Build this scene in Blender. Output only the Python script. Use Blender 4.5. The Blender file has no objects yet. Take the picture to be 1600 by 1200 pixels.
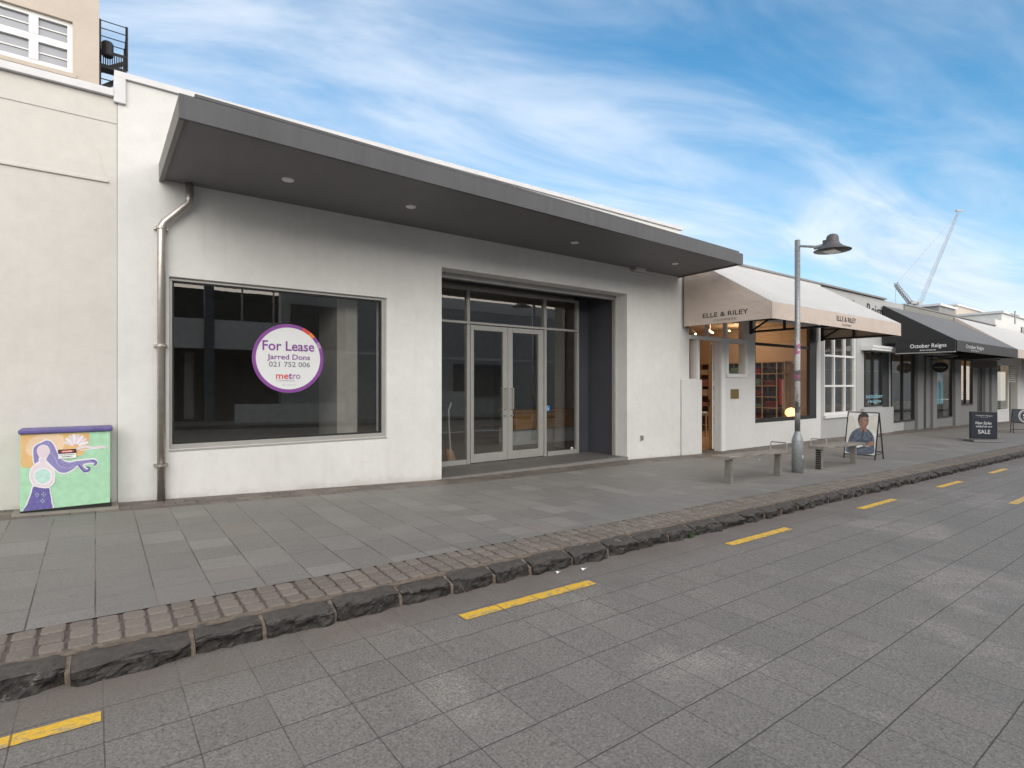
import bpy, math, random
from mathutils import Vector, noise, Matrix
random.seed(7)
R = math.radians
sc = bpy.context.scene
C = sc.collection

# ------------------------------------------------------------------ camera, sky, sun, exposure
FPX = 865.0; PSI = R(36.96); SP, CP = math.sin(PSI), math.cos(PSI); HC = 1.5
cam = bpy.data.objects.new('camera', bpy.data.cameras.new('camera')); C.objects.link(cam)
cam.location = (0, 0, HC); cam.rotation_euler = (R(90), 0, -PSI)
cam.data.sensor_width = 36; cam.data.lens = 36*FPX/1600; cam.data.clip_end = 2000; cam.data.clip_start = 0.05
sc.camera = cam
sc.view_settings.view_transform = 'Standard'; sc.view_settings.look = 'None'
sc.view_settings.exposure = 0.6; sc.view_settings.gamma = 1

SUN_EL, SUN_AZ = R(20), R(202)      # azimuth clockwise from +Y
sun = bpy.data.objects.new('sun', bpy.data.lights.new('sun', 'SUN')); C.objects.link(sun)
sun.data.energy = 1.08; sun.data.angle = R(45); sun.data.color = (1, .95, .885)
sd = Vector((math.sin(SUN_AZ)*math.cos(SUN_EL), math.cos(SUN_AZ)*math.cos(SUN_EL), math.sin(SUN_EL)))
sun.rotation_euler = sd.to_track_quat('Z', 'Y').to_euler()

class NT:
    """small helper to write node graphs"""
    def __init__(s, tree): s.t = tree; s.n = tree.nodes; s.l = tree.links
    def lk(s, v, sock):
        if v is None: return
        if hasattr(v, 'is_output') or hasattr(v, 'links'): s.l.new(v, sock)
        else:
            try: sock.default_value = v
            except Exception: sock.default_value = (*v, 1) if len(v) == 3 else v
    def m(s, op, a, b=None, c=None, clamp=False):
        n = s.n.new('ShaderNodeMath'); n.operation = op; n.use_clamp = clamp
        s.lk(a, n.inputs[0]); s.lk(b, n.inputs[1]); s.lk(c, n.inputs[2]); return n.outputs[0]
    def vm(s, op, a, b=None):
        n = s.n.new('ShaderNodeVectorMath'); n.operation = op; s.lk(a, n.inputs[0]); s.lk(b, n.inputs[1]); return n.outputs[0]
    def mix(s, f, a, b, mode='MIX'):
        n = s.n.new('ShaderNodeMix'); n.data_type = 'RGBA'; n.blend_type = mode
        s.lk(f, n.inputs[0]); s.lk(a, n.inputs[6]); s.lk(b, n.inputs[7]); return n.outputs[2]
    def noise(s, vec, scale, detail=3, rough=.5, dist=0):
        n = s.n.new('ShaderNodeTexNoise'); s.lk(vec, n.inputs['Vector']); n.inputs['Scale'].default_value = scale
        n.inputs['Detail'].default_value = detail; n.inputs['Roughness'].default_value = rough; n.inputs['Distortion'].default_value = dist
        return n.outputs[0]
    def voro(s, vec, scale, out='Distance'):
        n = s.n.new('ShaderNodeTexVoronoi'); s.lk(vec, n.inputs['Vector']); n.inputs['Scale'].default_value = scale; return n.outputs[out]
    def white(s, vec):
        n = s.n.new('ShaderNodeTexWhiteNoise'); n.noise_dimensions = '3D'; s.lk(vec, n.inputs['Vector']); return n.outputs[0]
    def ramp(s, v, a, b, x=0., y=1., smooth=True):
        n = s.n.new('ShaderNodeMapRange'); n.interpolation_type = 'SMOOTHSTEP' if smooth else 'LINEAR'
        s.lk(v, n.inputs[0]); n.inputs[1].default_value = a; n.inputs[2].default_value = b; n.inputs[3].default_value = x; n.inputs[4].default_value = y
        return n.outputs[0]
    def sep(s, v): n = s.n.new('ShaderNodeSeparateXYZ'); s.lk(v, n.inputs[0]); return n.outputs
    def comb(s, x=0., y=0., z=0.):
        n = s.n.new('ShaderNodeCombineXYZ'); s.lk(x, n.inputs[0]); s.lk(y, n.inputs[1]); s.lk(z, n.inputs[2]); return n.outputs[0]
    def coord(s, k='Object'): n = s.n.new('ShaderNodeTexCoord'); return n.outputs[k]
    def pos(s): return s.n.new('ShaderNodeNewGeometry').outputs['Position']
    def bump(s, h, strength=.3, dist=.01):
        n = s.n.new('ShaderNodeBump'); n.inputs['Strength'].default_value = strength; n.inputs['Distance'].default_value = dist
        s.lk(h, n.inputs['Height']); return n.outputs[0]

# world: Nishita sky with a thin layer of wind-drawn cloud over it
w = bpy.data.worlds.new('World'); sc.world = w; w.use_nodes = True
g = NT(w.node_tree); g.n.clear()
sky = g.n.new('ShaderNodeTexSky'); sky.sky_type = 'NISHITA'; sky.sun_disc = False
sky.sun_elevation = SUN_EL; sky.sun_rotation = SUN_AZ; sky.air_density = 1.0; sky.dust_density = .6; sky.ozone_density = 2.2
d = g.coord('Generated'); dx, dy, dz = g.sep(d)[0:3]
zz = g.m('ADD', g.m('MAXIMUM', dz, 0), .30)
px_, py_ = g.m('DIVIDE', dx, zz), g.m('DIVIDE', dy, zz)
# streaks run roughly along the street
ca, sa = math.cos(R(20)), math.sin(R(20))
qx = g.m('ADD', g.m('MULTIPLY', px_, ca), g.m('MULTIPLY', py_, -sa)); qy = g.m('ADD', g.m('MULTIPLY', px_, sa), g.m('MULTIPLY', py_, ca))
big = g.noise(g.comb(g.m('MULTIPLY', qx, .9), g.m('MULTIPLY', qy, 1.9), 3.3), 1.0, 5, .5, .5)
wisp = g.noise(g.comb(g.m('MULTIPLY', qx, .9), g.m('MULTIPLY', qy, 2.6), 1.7), 1.5, 9, .58, 1.0)
cl = g.m('ADD', g.m('MULTIPLY', big, .62), g.m('MULTIPLY', wisp, .38)); cl = g.m('ADD', cl, .06)
left = g.ramp(g.m('SUBTRACT', g.m('MULTIPLY', dy, 1.0), g.m('MULTIPLY', dx, .62)), -.05, .85, -.03, .16)   # thicker cloud to the north
back = g.ramp(dy, .15, -.5, 0, .22)                      # extra cloud added out of view behind the camera, as fill light
low = g.ramp(dz, .55, .02, 0, .20)
den = g.m('ADD', g.m('ADD', g.m('ADD', cl, left), back), low)
cm = g.ramp(den, .42, .88)
skyc = g.mix(1.0, sky.outputs[0], (.62, 1.22, 1.36, 1), 'MULTIPLY')
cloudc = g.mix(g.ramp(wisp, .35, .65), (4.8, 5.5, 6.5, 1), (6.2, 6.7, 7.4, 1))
col = g.mix(g.m('MULTIPLY', cm, .92), skyc, g.mix(g.ramp(dy, 0, -.4), cloudc, (17.0, 15.8, 14.6, 1)))  # unseen cloud behind the camera is brightened to lift the wall under the canopy
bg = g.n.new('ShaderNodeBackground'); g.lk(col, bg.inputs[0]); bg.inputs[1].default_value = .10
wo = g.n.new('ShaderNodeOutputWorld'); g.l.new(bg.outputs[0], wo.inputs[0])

# ------------------------------------------------------------------ measuring helpers (photo pixel on a known plane -> metres)
def ray(px, py):
    u = (px-800)/FPX; return (SP+CP*u, CP-SP*u, (600-py)/FPX)
def X(px, Y): r = ray(px, 600); return r[0]/r[1]*Y
def Z(px, py, Y): r = ray(px, py); return HC + r[2]/r[1]*Y
def at(px, py, Y): return Vector((X(px, Y), Y, Z(px, py, Y)))
PROF = [(-200, 4.0), (-20, .70), (-.76, .239), (.19, .1935), (3.33, .062), (4.6, .012), (8.52, -.018), (10.98, -.092), (12, -.10), (17, -.125), (22.2, -.18), (25.2, -.215), (30, -.30), (60, -.88), (400, -7.7)]
def facade_z(x):
    for (a, za), (b, zb) in zip(PROF, PROF[1:]):
        if x <= b: return za + (zb-za)*(x-a)/(b-a)
    return PROF[-1][1]
S = .0205
def road_z(x): return -S*x
def kerb_z(x): return .108 - S*x
def foot_z(x, y):
    t = min(1, max(0, (y-3.72)/(7.5-3.72))); return kerb_z(x)*(1-t) + facade_z(x)*t

# ------------------------------------------------------------------ mesh helpers
class MB:
    def __init__(s): s.v = []; s.f = []; s.m = []
    def add(s, vs, fs, m=0):
        b = len(s.v); s.v += [Vector(p) for p in vs]; s.f += [tuple(b+i for i in f) for f in fs]; s.m += [m]*len(fs); return s
    def hexa(s, p, m=0):   # p: bottom 4 (ccw from above) then top 4
        return s.add(p, [(3, 2, 1, 0), (4, 5, 6, 7), (0, 1, 5, 4), (1, 2, 6, 5), (2, 3, 7, 6), (3, 0, 4, 7)], m)
    def box(s, x0, x1, y0, y1, z0, z1, m=0):
        return s.hexa([(x0, y0, z0), (x1, y0, z0), (x1, y1, z0), (x0, y1, z0), (x0, y0, z1), (x1, y0, z1), (x1, y1, z1), (x0, y1, z1)], m)
    def quad(s, a, b, c, d, m=0): return s.add([a, b, c, d], [(0, 1, 2, 3)], m)
    def bar(s, a, b, wx, wz=None, m=0):   # square bar between two points
        a, b = Vector(a), Vector(b); wz = wz or wx; t = (b-a).normalized()
        up = Vector((0, 0, 1)) if abs(t.z) < .95 else Vector((0, 1, 0))
        r = t.cross(up).normalized(); u = r.cross(t)
        p = []
        for c in (a, b):
            p += [c-r*wx/2-u*wz/2, c+r*wx/2-u*wz/2, c+r*wx/2+u*wz/2, c-r*wx/2+u*wz/2]
        return s.hexa(p, m)
    def tube(s, pts, rad, n=12, m=0, cap=True):
        pts = [Vector(p) for p in pts]; rr = rad if isinstance(rad, (list, tuple)) else [rad]*len(pts)
        rings = []; prev = None; b = len(s.v)
        for i, p in enumerate(pts):
            t = ((pts[min(i+1, len(pts)-1)]-p).normalized() + (p-pts[max(i-1, 0)]).normalized())
            if t.length < 1e-6: t = Vector((0, 0, 1))
            t.normalize()
            if prev is None:
                up = Vector((0, 0, 1)) if abs(t.z) < .9 else Vector((0, 1, 0)); r = t.cross(up).normalized()
            else: r = (prev - t*prev.dot(t)).normalized()
            prev = r; u = t.cross(r)
            s.v += [p + (r*math.cos(2*math.pi*k/n) + u*math.sin(2*math.pi*k/n))*rr[i] for k in range(n)]
        for i in range(len(pts)-1):
            for k in range(n):
                s.f.append((b+i*n+k, b+i*n+(k+1) % n, b+(i+1)*n+(k+1) % n, b+(i+1)*n+k)); s.m.append(m)
        if cap:
            s.f.append(tuple(b+k for k in range(n))[::-1]); s.f.append(tuple(b+(len(pts)-1)*n+k for k in range(n))); s.m += [m, m]
        return s
    def lathe(s, prof, c, n=24, m=0, sx=1, sy=1, tilt=None):
        b = len(s.v); c = Vector(c)
        for (r, z) in prof:
            for k in range(n):
                q = Vector((r*sx*math.cos(2*math.pi*k/n), r*sy*math.sin(2*math.pi*k/n), z))
                if tilt: q = tilt @ q
                s.v.append(c+q)
        for i in range(len(prof)-1):
            for k in range(n):
                s.f.append((b+i*n+k, b+i*n+(k+1) % n, b+(i+1)*n+(k+1) % n, b+(i+1)*n+k)); s.m.append(m)
        s.f.append(tuple(b+k for k in range(n))[::-1]); s.f.append(tuple(b+(len(prof)-1)*n+k for k in range(n))); s.m += [m, m]
        return s
    def prism(s, pts, off, m=0):   # polygon extruded by a vector
        n = len(pts); off = Vector(off); b = len(s.v); s.v += [Vector(p) for p in pts] + [Vector(p)+off for p in pts]
        s.f += [tuple(b+i for i in range(n)), tuple(b+n+i for i in range(n))[::-1]]; s.m += [m, m]
        for i in range(n): s.f.append((b+i, b+n+i, b+n+(i+1) % n, b+(i+1) % n)); s.m.append(m)
        return s
    def wall(s, x0, x1, z0, z1, y0, y1, holes, m=0):
        """wall in the XZ plane between y0 (front) and y1 (back) with rectangular openings; real reveals"""
        xs = sorted({x0, x1, *[h[0] for h in holes], *[h[1] for h in holes]}); zs = sorted({z0, z1, *[h[2] for h in holes], *[h[3] for h in holes]})
        xs = [x for x in xs if x0 <= x <= x1]; zs = [z for z in zs if z0 <= z <= z1]
        def solid(i, j):
            if i < 0 or j < 0 or i >= len(xs)-1 or j >= len(zs)-1: return False
            cx, cz = (xs[i]+xs[i+1])/2, (zs[j]+zs[j+1])/2
            return not any(h[0] < cx < h[1] and h[2] < cz < h[3] for h in holes)
        for i in range(len(xs)-1):
            for j in range(len(zs)-1):
                if not solid(i, j): continue
                a, b, c, d = xs[i], xs[i+1], zs[j], zs[j+1]
                s.quad((a, y0, c), (b, y0, c), (b, y0, d), (a, y0, d), m); s.quad((b, y1, c), (a, y1, c), (a, y1, d), (b, y1, d), m)
                if not solid(i-1, j): s.quad((a, y1, c), (a, y0, c), (a, y0, d), (a, y1, d), m)
                if not solid(i+1, j): s.quad((b, y0, c), (b, y1, c), (b, y1, d), (b, y0, d), m)
                if not solid(i, j-1): s.quad((a, y1, c), (b, y1, c), (b, y0, c), (a, y0, c), m)
                if not solid(i, j+1): s.quad((a, y0, d), (b, y0, d), (b, y1, d), (a, y1, d), m)
        return s
    def build(s, name, mats, parent=None, smooth=False, label=None, bevel=0, solid=0, local=False, weld=False):
        me = bpy.data.meshes.new(name); off = Vector(parent.location) if (parent and not local) else Vector((0, 0, 0))
        if parent and parent.parent and not local: off = off + Vector(parent.parent.location)
        me.from_pydata([tuple(p-off) for p in s.v], [], s.f)
        if not isinstance(mats, (list, tuple)): mats = [mats]
        for q in mats: me.materials.append(q)
        me.polygons.foreach_set('material_index', s.m)
        if smooth: me.polygons.foreach_set('use_smooth', [True]*len(me.polygons))
        me.update()
        if weld:
            import bmesh; bm = bmesh.new(); bm.from_mesh(me); bmesh.ops.remove_doubles(bm, verts=bm.verts, dist=1e-4); bm.to_mesh(me); bm.free()
        o = bpy.data.objects.new(name, me); C.objects.link(o)
        if parent: o.parent = parent
        if label: o['label'] = label
        if bevel:
            mo = o.modifiers.new('bevel', 'BEVEL'); mo.width = bevel; mo.segments = 2; mo.limit_method = 'ANGLE'
        if solid:
            mo = o.modifiers.new('thick', 'SOLIDIFY'); mo.thickness = solid; mo.offset = 0
        return o

class LB(MB):
    def __init__(s): super().__init__(); s.sub = []
    def build(s, name, mats, parent=None, **k):
        o = super().build(name, mats, parent, **k) if s.v else None
        for q in s.sub: q.build('lettering', mats, parent)
        return o

def tag(o, label=None, cat=None, group=None, kind=None):
    if label: o['label'] = label
    if cat: o['category'] = cat
    if group: o['group'] = group
    if kind: o['kind'] = kind
    return o
def thing(name, loc, label, cat, group=None, rz=0):
    o = bpy.data.objects.new(name, None); C.objects.link(o); o.location = loc; o.rotation_euler.z = rz; o.empty_display_size = .2
    return tag(o, label, cat, group)
def copy_tree(o, parent=None):
    c = o.copy(); C.objects.link(c); c.parent = parent
    for ch in o.children: copy_tree(ch, c)
    return c
def smooth_poly(pts, k=6, closed=True):
    out = []; n = len(pts)
    rng = range(n) if closed else range(n-1)
    for i in rng:
        if closed: p0, p1, p2, p3 = pts[i-1], pts[i], pts[(i+1) % n], pts[(i+2) % n]
        else: p0, p1, p2, p3 = pts[max(i-1, 0)], pts[i], pts[i+1], pts[min(i+2, n-1)]
        for j in range(k):
            t = j/k; t2 = t*t; t3 = t2*t
            out.append(tuple(.5*((2*p1[a]) + (-p0[a]+p2[a])*t + (2*p0[a]-5*p1[a]+4*p2[a]-p3[a])*t2 + (-p0[a]+3*p1[a]-3*p2[a]+p3[a])*t3) for a in range(len(p1))))
    if not closed: out.append(tuple(pts[-1]))
    return out
def lettering(mb, s, origin, U, V, width=None, height=.1, m=0, align='C', bold=0., depth=.003, shear=0):
    if isinstance(mb, LB): q_ = MB(); mb.sub.append(q_); mb = q_
    """flat letters appended to a mesh builder; U/V unit vectors right/up, height = capital height"""
    cu = bpy.data.curves.new('t', 'FONT'); cu.body = s; cu.size = 1; cu.offset = bold; cu.shear = shear; cu.resolution_u = 3
    o = bpy.data.objects.new('t', cu); C.objects.link(o)
    dg = bpy.context.evaluated_depsgraph_get(); me = bpy.data.meshes.new_from_object(o.evaluated_get(dg))
    bpy.data.objects.remove(o)
    U, V, origin = Vector(U), Vector(V), Vector(origin); N = U.cross(V).normalized()
    xs = [v.co.x for v in me.vertices]; x0, x1 = min(xs), max(xs)
    sy = height/.70; sx = width/(x1-x0) if width else sy
    ox = {'C': (x0+x1)/2, 'L': x0, 'R': x1}[align]
    mb.add([origin + U*((v.co.x-ox)*sx) + V*((v.co.y-.35)*sy) + N*depth for v in me.vertices], [tuple(p.vertices) for p in me.polygons], m)
    bpy.data.meshes.remove(me); bpy.data.curves.remove(cu)
def stroke(mb, pts, wd, origin, U, V, m=0, depth=.003, taper=False, raw=False):
    """brush stroke in plane coordinates"""
    if not raw: pts = smooth_poly(pts, 6, False)
    U, V, origin = Vector(U), Vector(V), Vector(origin); N = U.cross(V).normalized(); L, Rr = [], []
    for i, p in enumerate(pts):
        q, r = pts[max(i-1, 0)], pts[min(i+1, len(pts)-1)]; t = Vector((r[0]-q[0], r[1]-q[1]))
        if t.length < 1e-9: t = Vector((1, 0))
        t.normalize(); n = Vector((-t.y, t.x)); k = wd/2*(1 if not taper else (.25+.75*math.sin(math.pi*min(1, .15+.85*i/len(pts)))))
        L.append((p[0]+n.x*k, p[1]+n.y*k)); Rr.append((p[0]-n.x*k, p[1]-n.y*k))
    b = len(L); vs = [origin+U*a+V*c+N*depth for a, c in L+Rr]
    mb.add(vs, [(i, b+i, b+i+1, i+1) for i in range(b-1)], m)
def shape(mb, pts, origin, U, V, m=0, depth=.002, sm=True):
    if sm: pts = smooth_poly(pts, 6)
    U, V, origin = Vector(U), Vector(V), Vector(origin); N = U.cross(V).normalized()
    ar = sum(pts[i-1][0]*pts[i][1]-pts[i][0]*pts[i-1][1] for i in range(len(pts)))
    if ar < 0: pts = pts[::-1]
    mb.add([origin+U*a+V*c+N*depth for a, c in pts], [tuple(range(len(pts)))], m)

# ------------------------------------------------------------------ materials
def new(name):
    m = bpy.data.materials.new(name); m.use_nodes = True; g = NT(m.node_tree); b = g.n['Principled BSDF']; return m, g, b
def M(name, col, rough=.6, metal=0, var=.12, vs=6, bump=.1, bs=60, emit=None, es=0, spec=.5):
    m, g, b = new(name); p = g.pos()
    n1 = g.noise(p, vs, 4, .6); f = g.ramp(n1, .25, .75, 1-var, 1+var, False)
    c = g.mix(1.0, (*col, 1), g.comb(f, f, f), 'MULTIPLY'); g.lk(c, b.inputs['Base Color'])
    b.inputs['Roughness'].default_value = rough; b.inputs['Metallic'].default_value = metal; b.inputs['Specular IOR Level'].default_value = spec
    if bump: g.lk(g.bump(g.noise(p, bs, 3), bump, .004), b.inputs['Normal'])
    if emit: b.inputs['Emission Color'].default_value = (*emit, 1); b.inputs['Emission Strength'].default_value = es
    return m
def render_mat(name, col, dirt=(.38, .35, .31), dirt_amt=.35, base_z=None, streak=.25, patch=.08, rough=.85):
    """painted plaster: mottled, rain streaks, dirty foot"""
    m, g, b = new(name); p = g.pos(); x, y, z = g.sep(p)[0:3]
    n1 = g.noise(p, .8, 5, .6); n2 = g.noise(p, 9, 5, .65); n3 = g.noise(g.comb(g.m('MULTIPLY', x, 7), g.m('MULTIPLY', y, 7), g.m('MULTIPLY', z, .35)), 1, 5, .7)
    f = g.m('ADD', g.ramp(n1, .3, .7, 1-patch, 1+patch*.5, False), g.ramp(n2, .3, .7, -.03, .03, False))
    c = g.mix(1.0, (*col, 1), g.comb(f, f, f), 'MULTIPLY')
    c = g.mix(g.m('MULTIPLY', g.ramp(n3, .5, .78), streak), c, (*dirt, 1))
    vn = g.n.new('ShaderNodeTexVoronoi'); vn.feature = 'DISTANCE_TO_EDGE'; vn.inputs['Scale'].default_value = .8; wv_ = g.m('MULTIPLY', g.noise(p, 3, 5, .7), .5); g.lk(g.comb(g.m('ADD', x, wv_), g.m('ADD', y, wv_), g.m('ADD', z, wv_)), vn.inputs['Vector'])
    ck = g.m('MULTIPLY', g.ramp(vn.outputs[0], .0015, .006, 1, 0), g.ramp(g.noise(p, 1.1, 2), .5, .62, 0, .16)); c = g.mix(ck, c, (*dirt, 1))
    sp = g.ramp(g.noise(p, 26, 4, .7), .66, .74); c = g.mix(g.m('MULTIPLY', sp, g.ramp(n1, .45, .65, 0, .3)), c, (*dirt, 1))
    # splash zone at the foot follows the falling footpath
    foot = g.m('ADD', z, g.m('MULTIPLY', x, .026)); nz = g.m('SUBTRACT', foot, g.m('MULTIPLY', g.noise(p, 5, 4, .7), .28))
    c = g.mix(g.ramp(nz, .13, -.03, 0, dirt_amt), c, (*dirt, 1))
    g.lk(c, b.inputs['Base Color']); b.inputs['Roughness'].default_value = rough; b.inputs['Specular IOR Level'].default_value = .25
    h = g.m('ADD', g.noise(p, 3.5, 3), g.m('MULTIPLY', g.noise(p, 45, 4, .6), .18)); g.lk(g.bump(h, .6, .02), b.inputs['Normal'])
    return m
def glass_mat(name, tint=(.93, .95, .95), refl=1.0, add=.035):
    m, g, b = new(name); g.n.remove(b)
    tr = g.n.new('ShaderNodeBsdfTransparent'); tr.inputs[0].default_value = (*tint, 1)
    gl = g.n.new('ShaderNodeBsdfGlossy'); gl.inputs['Roughness'].default_value = .004; gl.inputs[0].default_value = (1, .96, .90, 1)
    lw = g.n.new('ShaderNodeLayerWeight'); lw.inputs[0].default_value = .5
    f = g.m('ADD', g.m('MULTIPLY', g.m('POWER', lw.outputs['Facing'], 4.0), .8*refl), .045*refl+add)
    mx = g.n.new('ShaderNodeMixShader'); g.lk(f, mx.inputs[0]); g.l.new(tr.outputs[0], mx.inputs[1]); g.l.new(gl.outputs[0], mx.inputs[2])
    wv = g.bump(g.noise(g.pos(), .9, 2), .03, .02); g.lk(wv, gl.inputs['Normal'])
    g.l.new(mx.outputs[0], g.n['Material Output'].inputs[0]); return m

def road_mat():
    m, g, b = new('road tiles'); p = g.pos(); x, y, z = g.sep(p)[0:3]; T = .315
    wob = g.m('MULTIPLY', g.m('SUBTRACT', g.noise(p, 6, 2), .5), .006)
    gx = g.m('DIVIDE', g.m('ADD', g.m('SUBTRACT', x, .03), wob), T); gy = g.m('DIVIDE', g.m('ADD', g.m('SUBTRACT', y, 3.19), wob), T)
    ix, iy = g.m('FLOOR', gx), g.m('FLOOR', gy); fx, fy = g.m('FRACT', gx), g.m('FRACT', gy)
    rnd = g.white(g.comb(ix, iy, 1)); rnd2 = g.white(g.comb(ix, iy, 7))
    ex = g.m('MINIMUM', fx, g.m('SUBTRACT', 1, fx)); ey = g.m('MINIMUM', fy, g.m('SUBTRACT', 1, fy))
    jx = g.ramp(ex, .004, .011, 1, 0); jy = g.ramp(ey, .005, .013, 1, 0)
    keep = g.ramp(g.noise(p, 1.3, 3), .36, .5, .45, 1); joint = g.m('MAXIMUM', g.m('MULTIPLY', jx, g.m('MULTIPLY', keep, .8)), jy)
    gut = g.ramp(y, 3.14, 3.26)                                     # gutter strip beside the kerb, joints packed with grit
    joint = g.m('MULTIPLY', joint, g.m('SUBTRACT', 1, g.m('MULTIPLY', gut, .6)))
    spec = g.noise(p, 75, 4, .85); speck = g.ramp(spec, .53, .62); dark = g.ramp(spec, .48, .38)
    f = g.m('ADD', .94, g.m('MULTIPLY', rnd, .12))
    c = g.mix(1, (.205, .19, .172, 1), g.comb(f, f, f), 'MULTIPLY')
    c = g.mix(g.m('MULTIPLY', g.ramp(rnd2, .72, .78), .3), c, (.225, .20, .178, 1))
    worn = g.ramp(g.noise(g.vm('ADD', p, (3.1, 1.7, 0)), .8, 5, .62, .3), .53, .67); worn2 = g.m('MULTIPLY', worn, g.ramp(g.noise(p, 7, 4, .7), .3, .7, .35, 1))
    c = g.mix(g.m('MULTIPLY', worn2, .45), c, (.36, .315, .28, 1))
    c = g.mix(g.m('MULTIPLY', speck, g.m('ADD', .32, g.m('MULTIPLY', worn2, .5))), c, (.44, .42, .38, 1))
    c = g.mix(g.m('MULTIPLY', dark, .6), c, (.05, .048, .046, 1))
    grime = g.m('MULTIPLY', g.ramp(y, 2.85, 3.45), g.ramp(g.noise(p, 2.2, 4, .6), .25, .6, .45, 1))
    c = g.mix(g.m('MULTIPLY', grime, .75), c, (.155, .128, .110, 1))
    st = g.ramp(g.noise(p, 1.1, 4, .6), .6, .72); c = g.mix(g.m('MULTIPLY', st, .22), c, (.07, .068, .066, 1))
    c = g.mix(g.m('MULTIPLY', joint, .68), c, (.026, .021, .02, 1))
    g.lk(c, b.inputs['Base Color']); g.lk(g.ramp(rnd, 0, 1, .68, .82, False), b.inputs['Roughness']); b.inputs['Specular IOR Level'].default_value = .28
    h = g.m('SUBTRACT', g.m('MULTIPLY', spec, .35), joint); h = g.m('ADD', h, g.m('MULTIPLY', rnd2, .12))
    g.lk(g.bump(h, .55, .006), b.inputs['Normal']); return m
def foot_mat():
    m, g, b = new('basalt paving'); p = g.pos(); x, y, z = g.sep(p)[0:3]; T = .318
    wob = g.m('MULTIPLY', g.m('SUBTRACT', g.noise(p, 4, 2), .5), .01)
    gx = g.m('DIVIDE', g.m('ADD', x, wob), T); ix = g.m('FLOOR', gx); fx = g.m('FRACT', gx)
    ln = g.m('ADD', .24, g.m('MULTIPLY', g.white(g.comb(ix, 3, 3)), .30))
    gy = g.m('ADD', g.m('DIVIDE', y, ln), g.m('MULTIPLY', g.white(g.comb(ix, 9, 2)), 5)); iy = g.m('FLOOR', gy); fy = g.m('FRACT', gy)
    ex = g.m('MULTIPLY', g.m('MINIMUM', fx, g.m('SUBTRACT', 1, fx)), T); ey = g.m('MULTIPLY', g.m('MINIMUM', fy, g.m('SUBTRACT', 1, fy)), ln)
    keep = g.ramp(g.noise(p, 2.3, 3), .35, .55, .35, 1); rowk = g.white(g.comb(ix, iy, 12))
    j1 = g.m('MULTIPLY', g.ramp(ex, .0022, .006, 1, 0), keep); j2 = g.m('MULTIPLY', g.ramp(ey, .0015, .005, 1, 0), g.m('ADD', .25, g.m('MULTIPLY', rowk, .75)))
    # small brown pavers against the buildings
    bx = g.m('DIVIDE', x, .205); by = g.m('DIVIDE', g.m('SUBTRACT', y, 7.02), .125); off = g.m('MULTIPLY', g.m('FLOORED_MODULO', g.m('FLOOR', by), 2), .5)
    bx = g.m('ADD', bx, off); bfx, bfy = g.m('FRACT', bx), g.m('FRACT', by)
    bj = g.m('MAXIMUM', g.ramp(g.m('MINIMUM', bfx, g.m('SUBTRACT', 1, bfx)), .015, .045, 1, 0), g.ramp(g.m('MINIMUM', bfy, g.m('SUBTRACT', 1, bfy)), .03, .07, 1, 0))
    strip = g.m('GREATER_THAN', y, 7.02)
    bri = g.white(g.comb(g.m('FLOOR', bx), g.m('FLOOR', by), 5))
    rnd = g.white(g.comb(ix, iy, 1)); rnd2 = g.white(g.comb(ix, iy, 6))
    grain = g.noise(p, 95, 4, .75)
    saw = g.noise(g.comb(g.m('MULTIPLY', x, 2.5), g.m('MULTIPLY', y, 26), ix), 1, 4, .6)
    f = g.m('ADD', g.m('ADD', .87, g.m('MULTIPLY', g.m('POWER', rnd, 2), .20)), g.m('MULTIPLY', g.m('SUBTRACT', grain, .5), 1.5)); f = g.m('ADD', f, g.m('MULTIPLY', g.m('SUBTRACT', saw, .5), .22))
    c = g.mix(1, (.236, .225, .208, 1), g.comb(f, f, f), 'MULTIPLY')
    c = g.mix(g.m('MULTIPLY', g.m('GREATER_THAN', rnd2, .95), .5), c, (.235, .205, .185, 1))
    bf = g.m('ADD', g.m('ADD', .75, g.m('MULTIPLY', bri, .5)), g.m('MULTIPLY', g.m('SUBTRACT', grain, .5), .5)); bc = g.mix(1, (.165, .142, .125, 1), g.comb(bf, bf, bf), 'MULTIPLY')
    c = g.mix(strip, c, bc)
    wear = g.ramp(g.noise(p, .7, 5, .6), .35, .7); c = g.mix(g.m('MULTIPLY', wear, .22), c, (.11, .106, .10, 1))
    traf = g.ramp(g.noise(p, .35, 4, .6), .5, .68); c = g.mix(g.m('MULTIPLY', traf, .3), c, (.215, .21, .205, 1))
    spt = g.ramp(g.noise(p, 13, 2, .5), .73, .77); c = g.mix(g.m('MULTIPLY', spt, .4), c, (.05, .048, .046, 1))
    n = g.n.new('ShaderNodeMix'); g.lk(strip, n.inputs[0]); g.lk(g.m('MAXIMUM', j1, j2), n.inputs[2]); g.lk(bj, n.inputs[3]); joint = n.outputs[0]
    c = g.mix(g.m('MULTIPLY', joint, .78), c, g.mix(g.ramp(g.noise(p, 1.9, 3), .45, .6), (.035, .033, .031, 1), (.16, .12, .10, 1)))
    g.lk(c, b.inputs['Base Color']); g.lk(g.ramp(rnd, 0, 1, .55, .72, False), b.inputs['Roughness']); b.inputs['Specular IOR Level'].default_value = .3
    g.lk(g.bump(g.m('SUBTRACT', g.m('ADD', g.m('MULTIPLY', grain, .2), g.m('MULTIPLY', rnd2, .15)), joint), .4, .005), b.inputs['Normal']); return m
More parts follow.
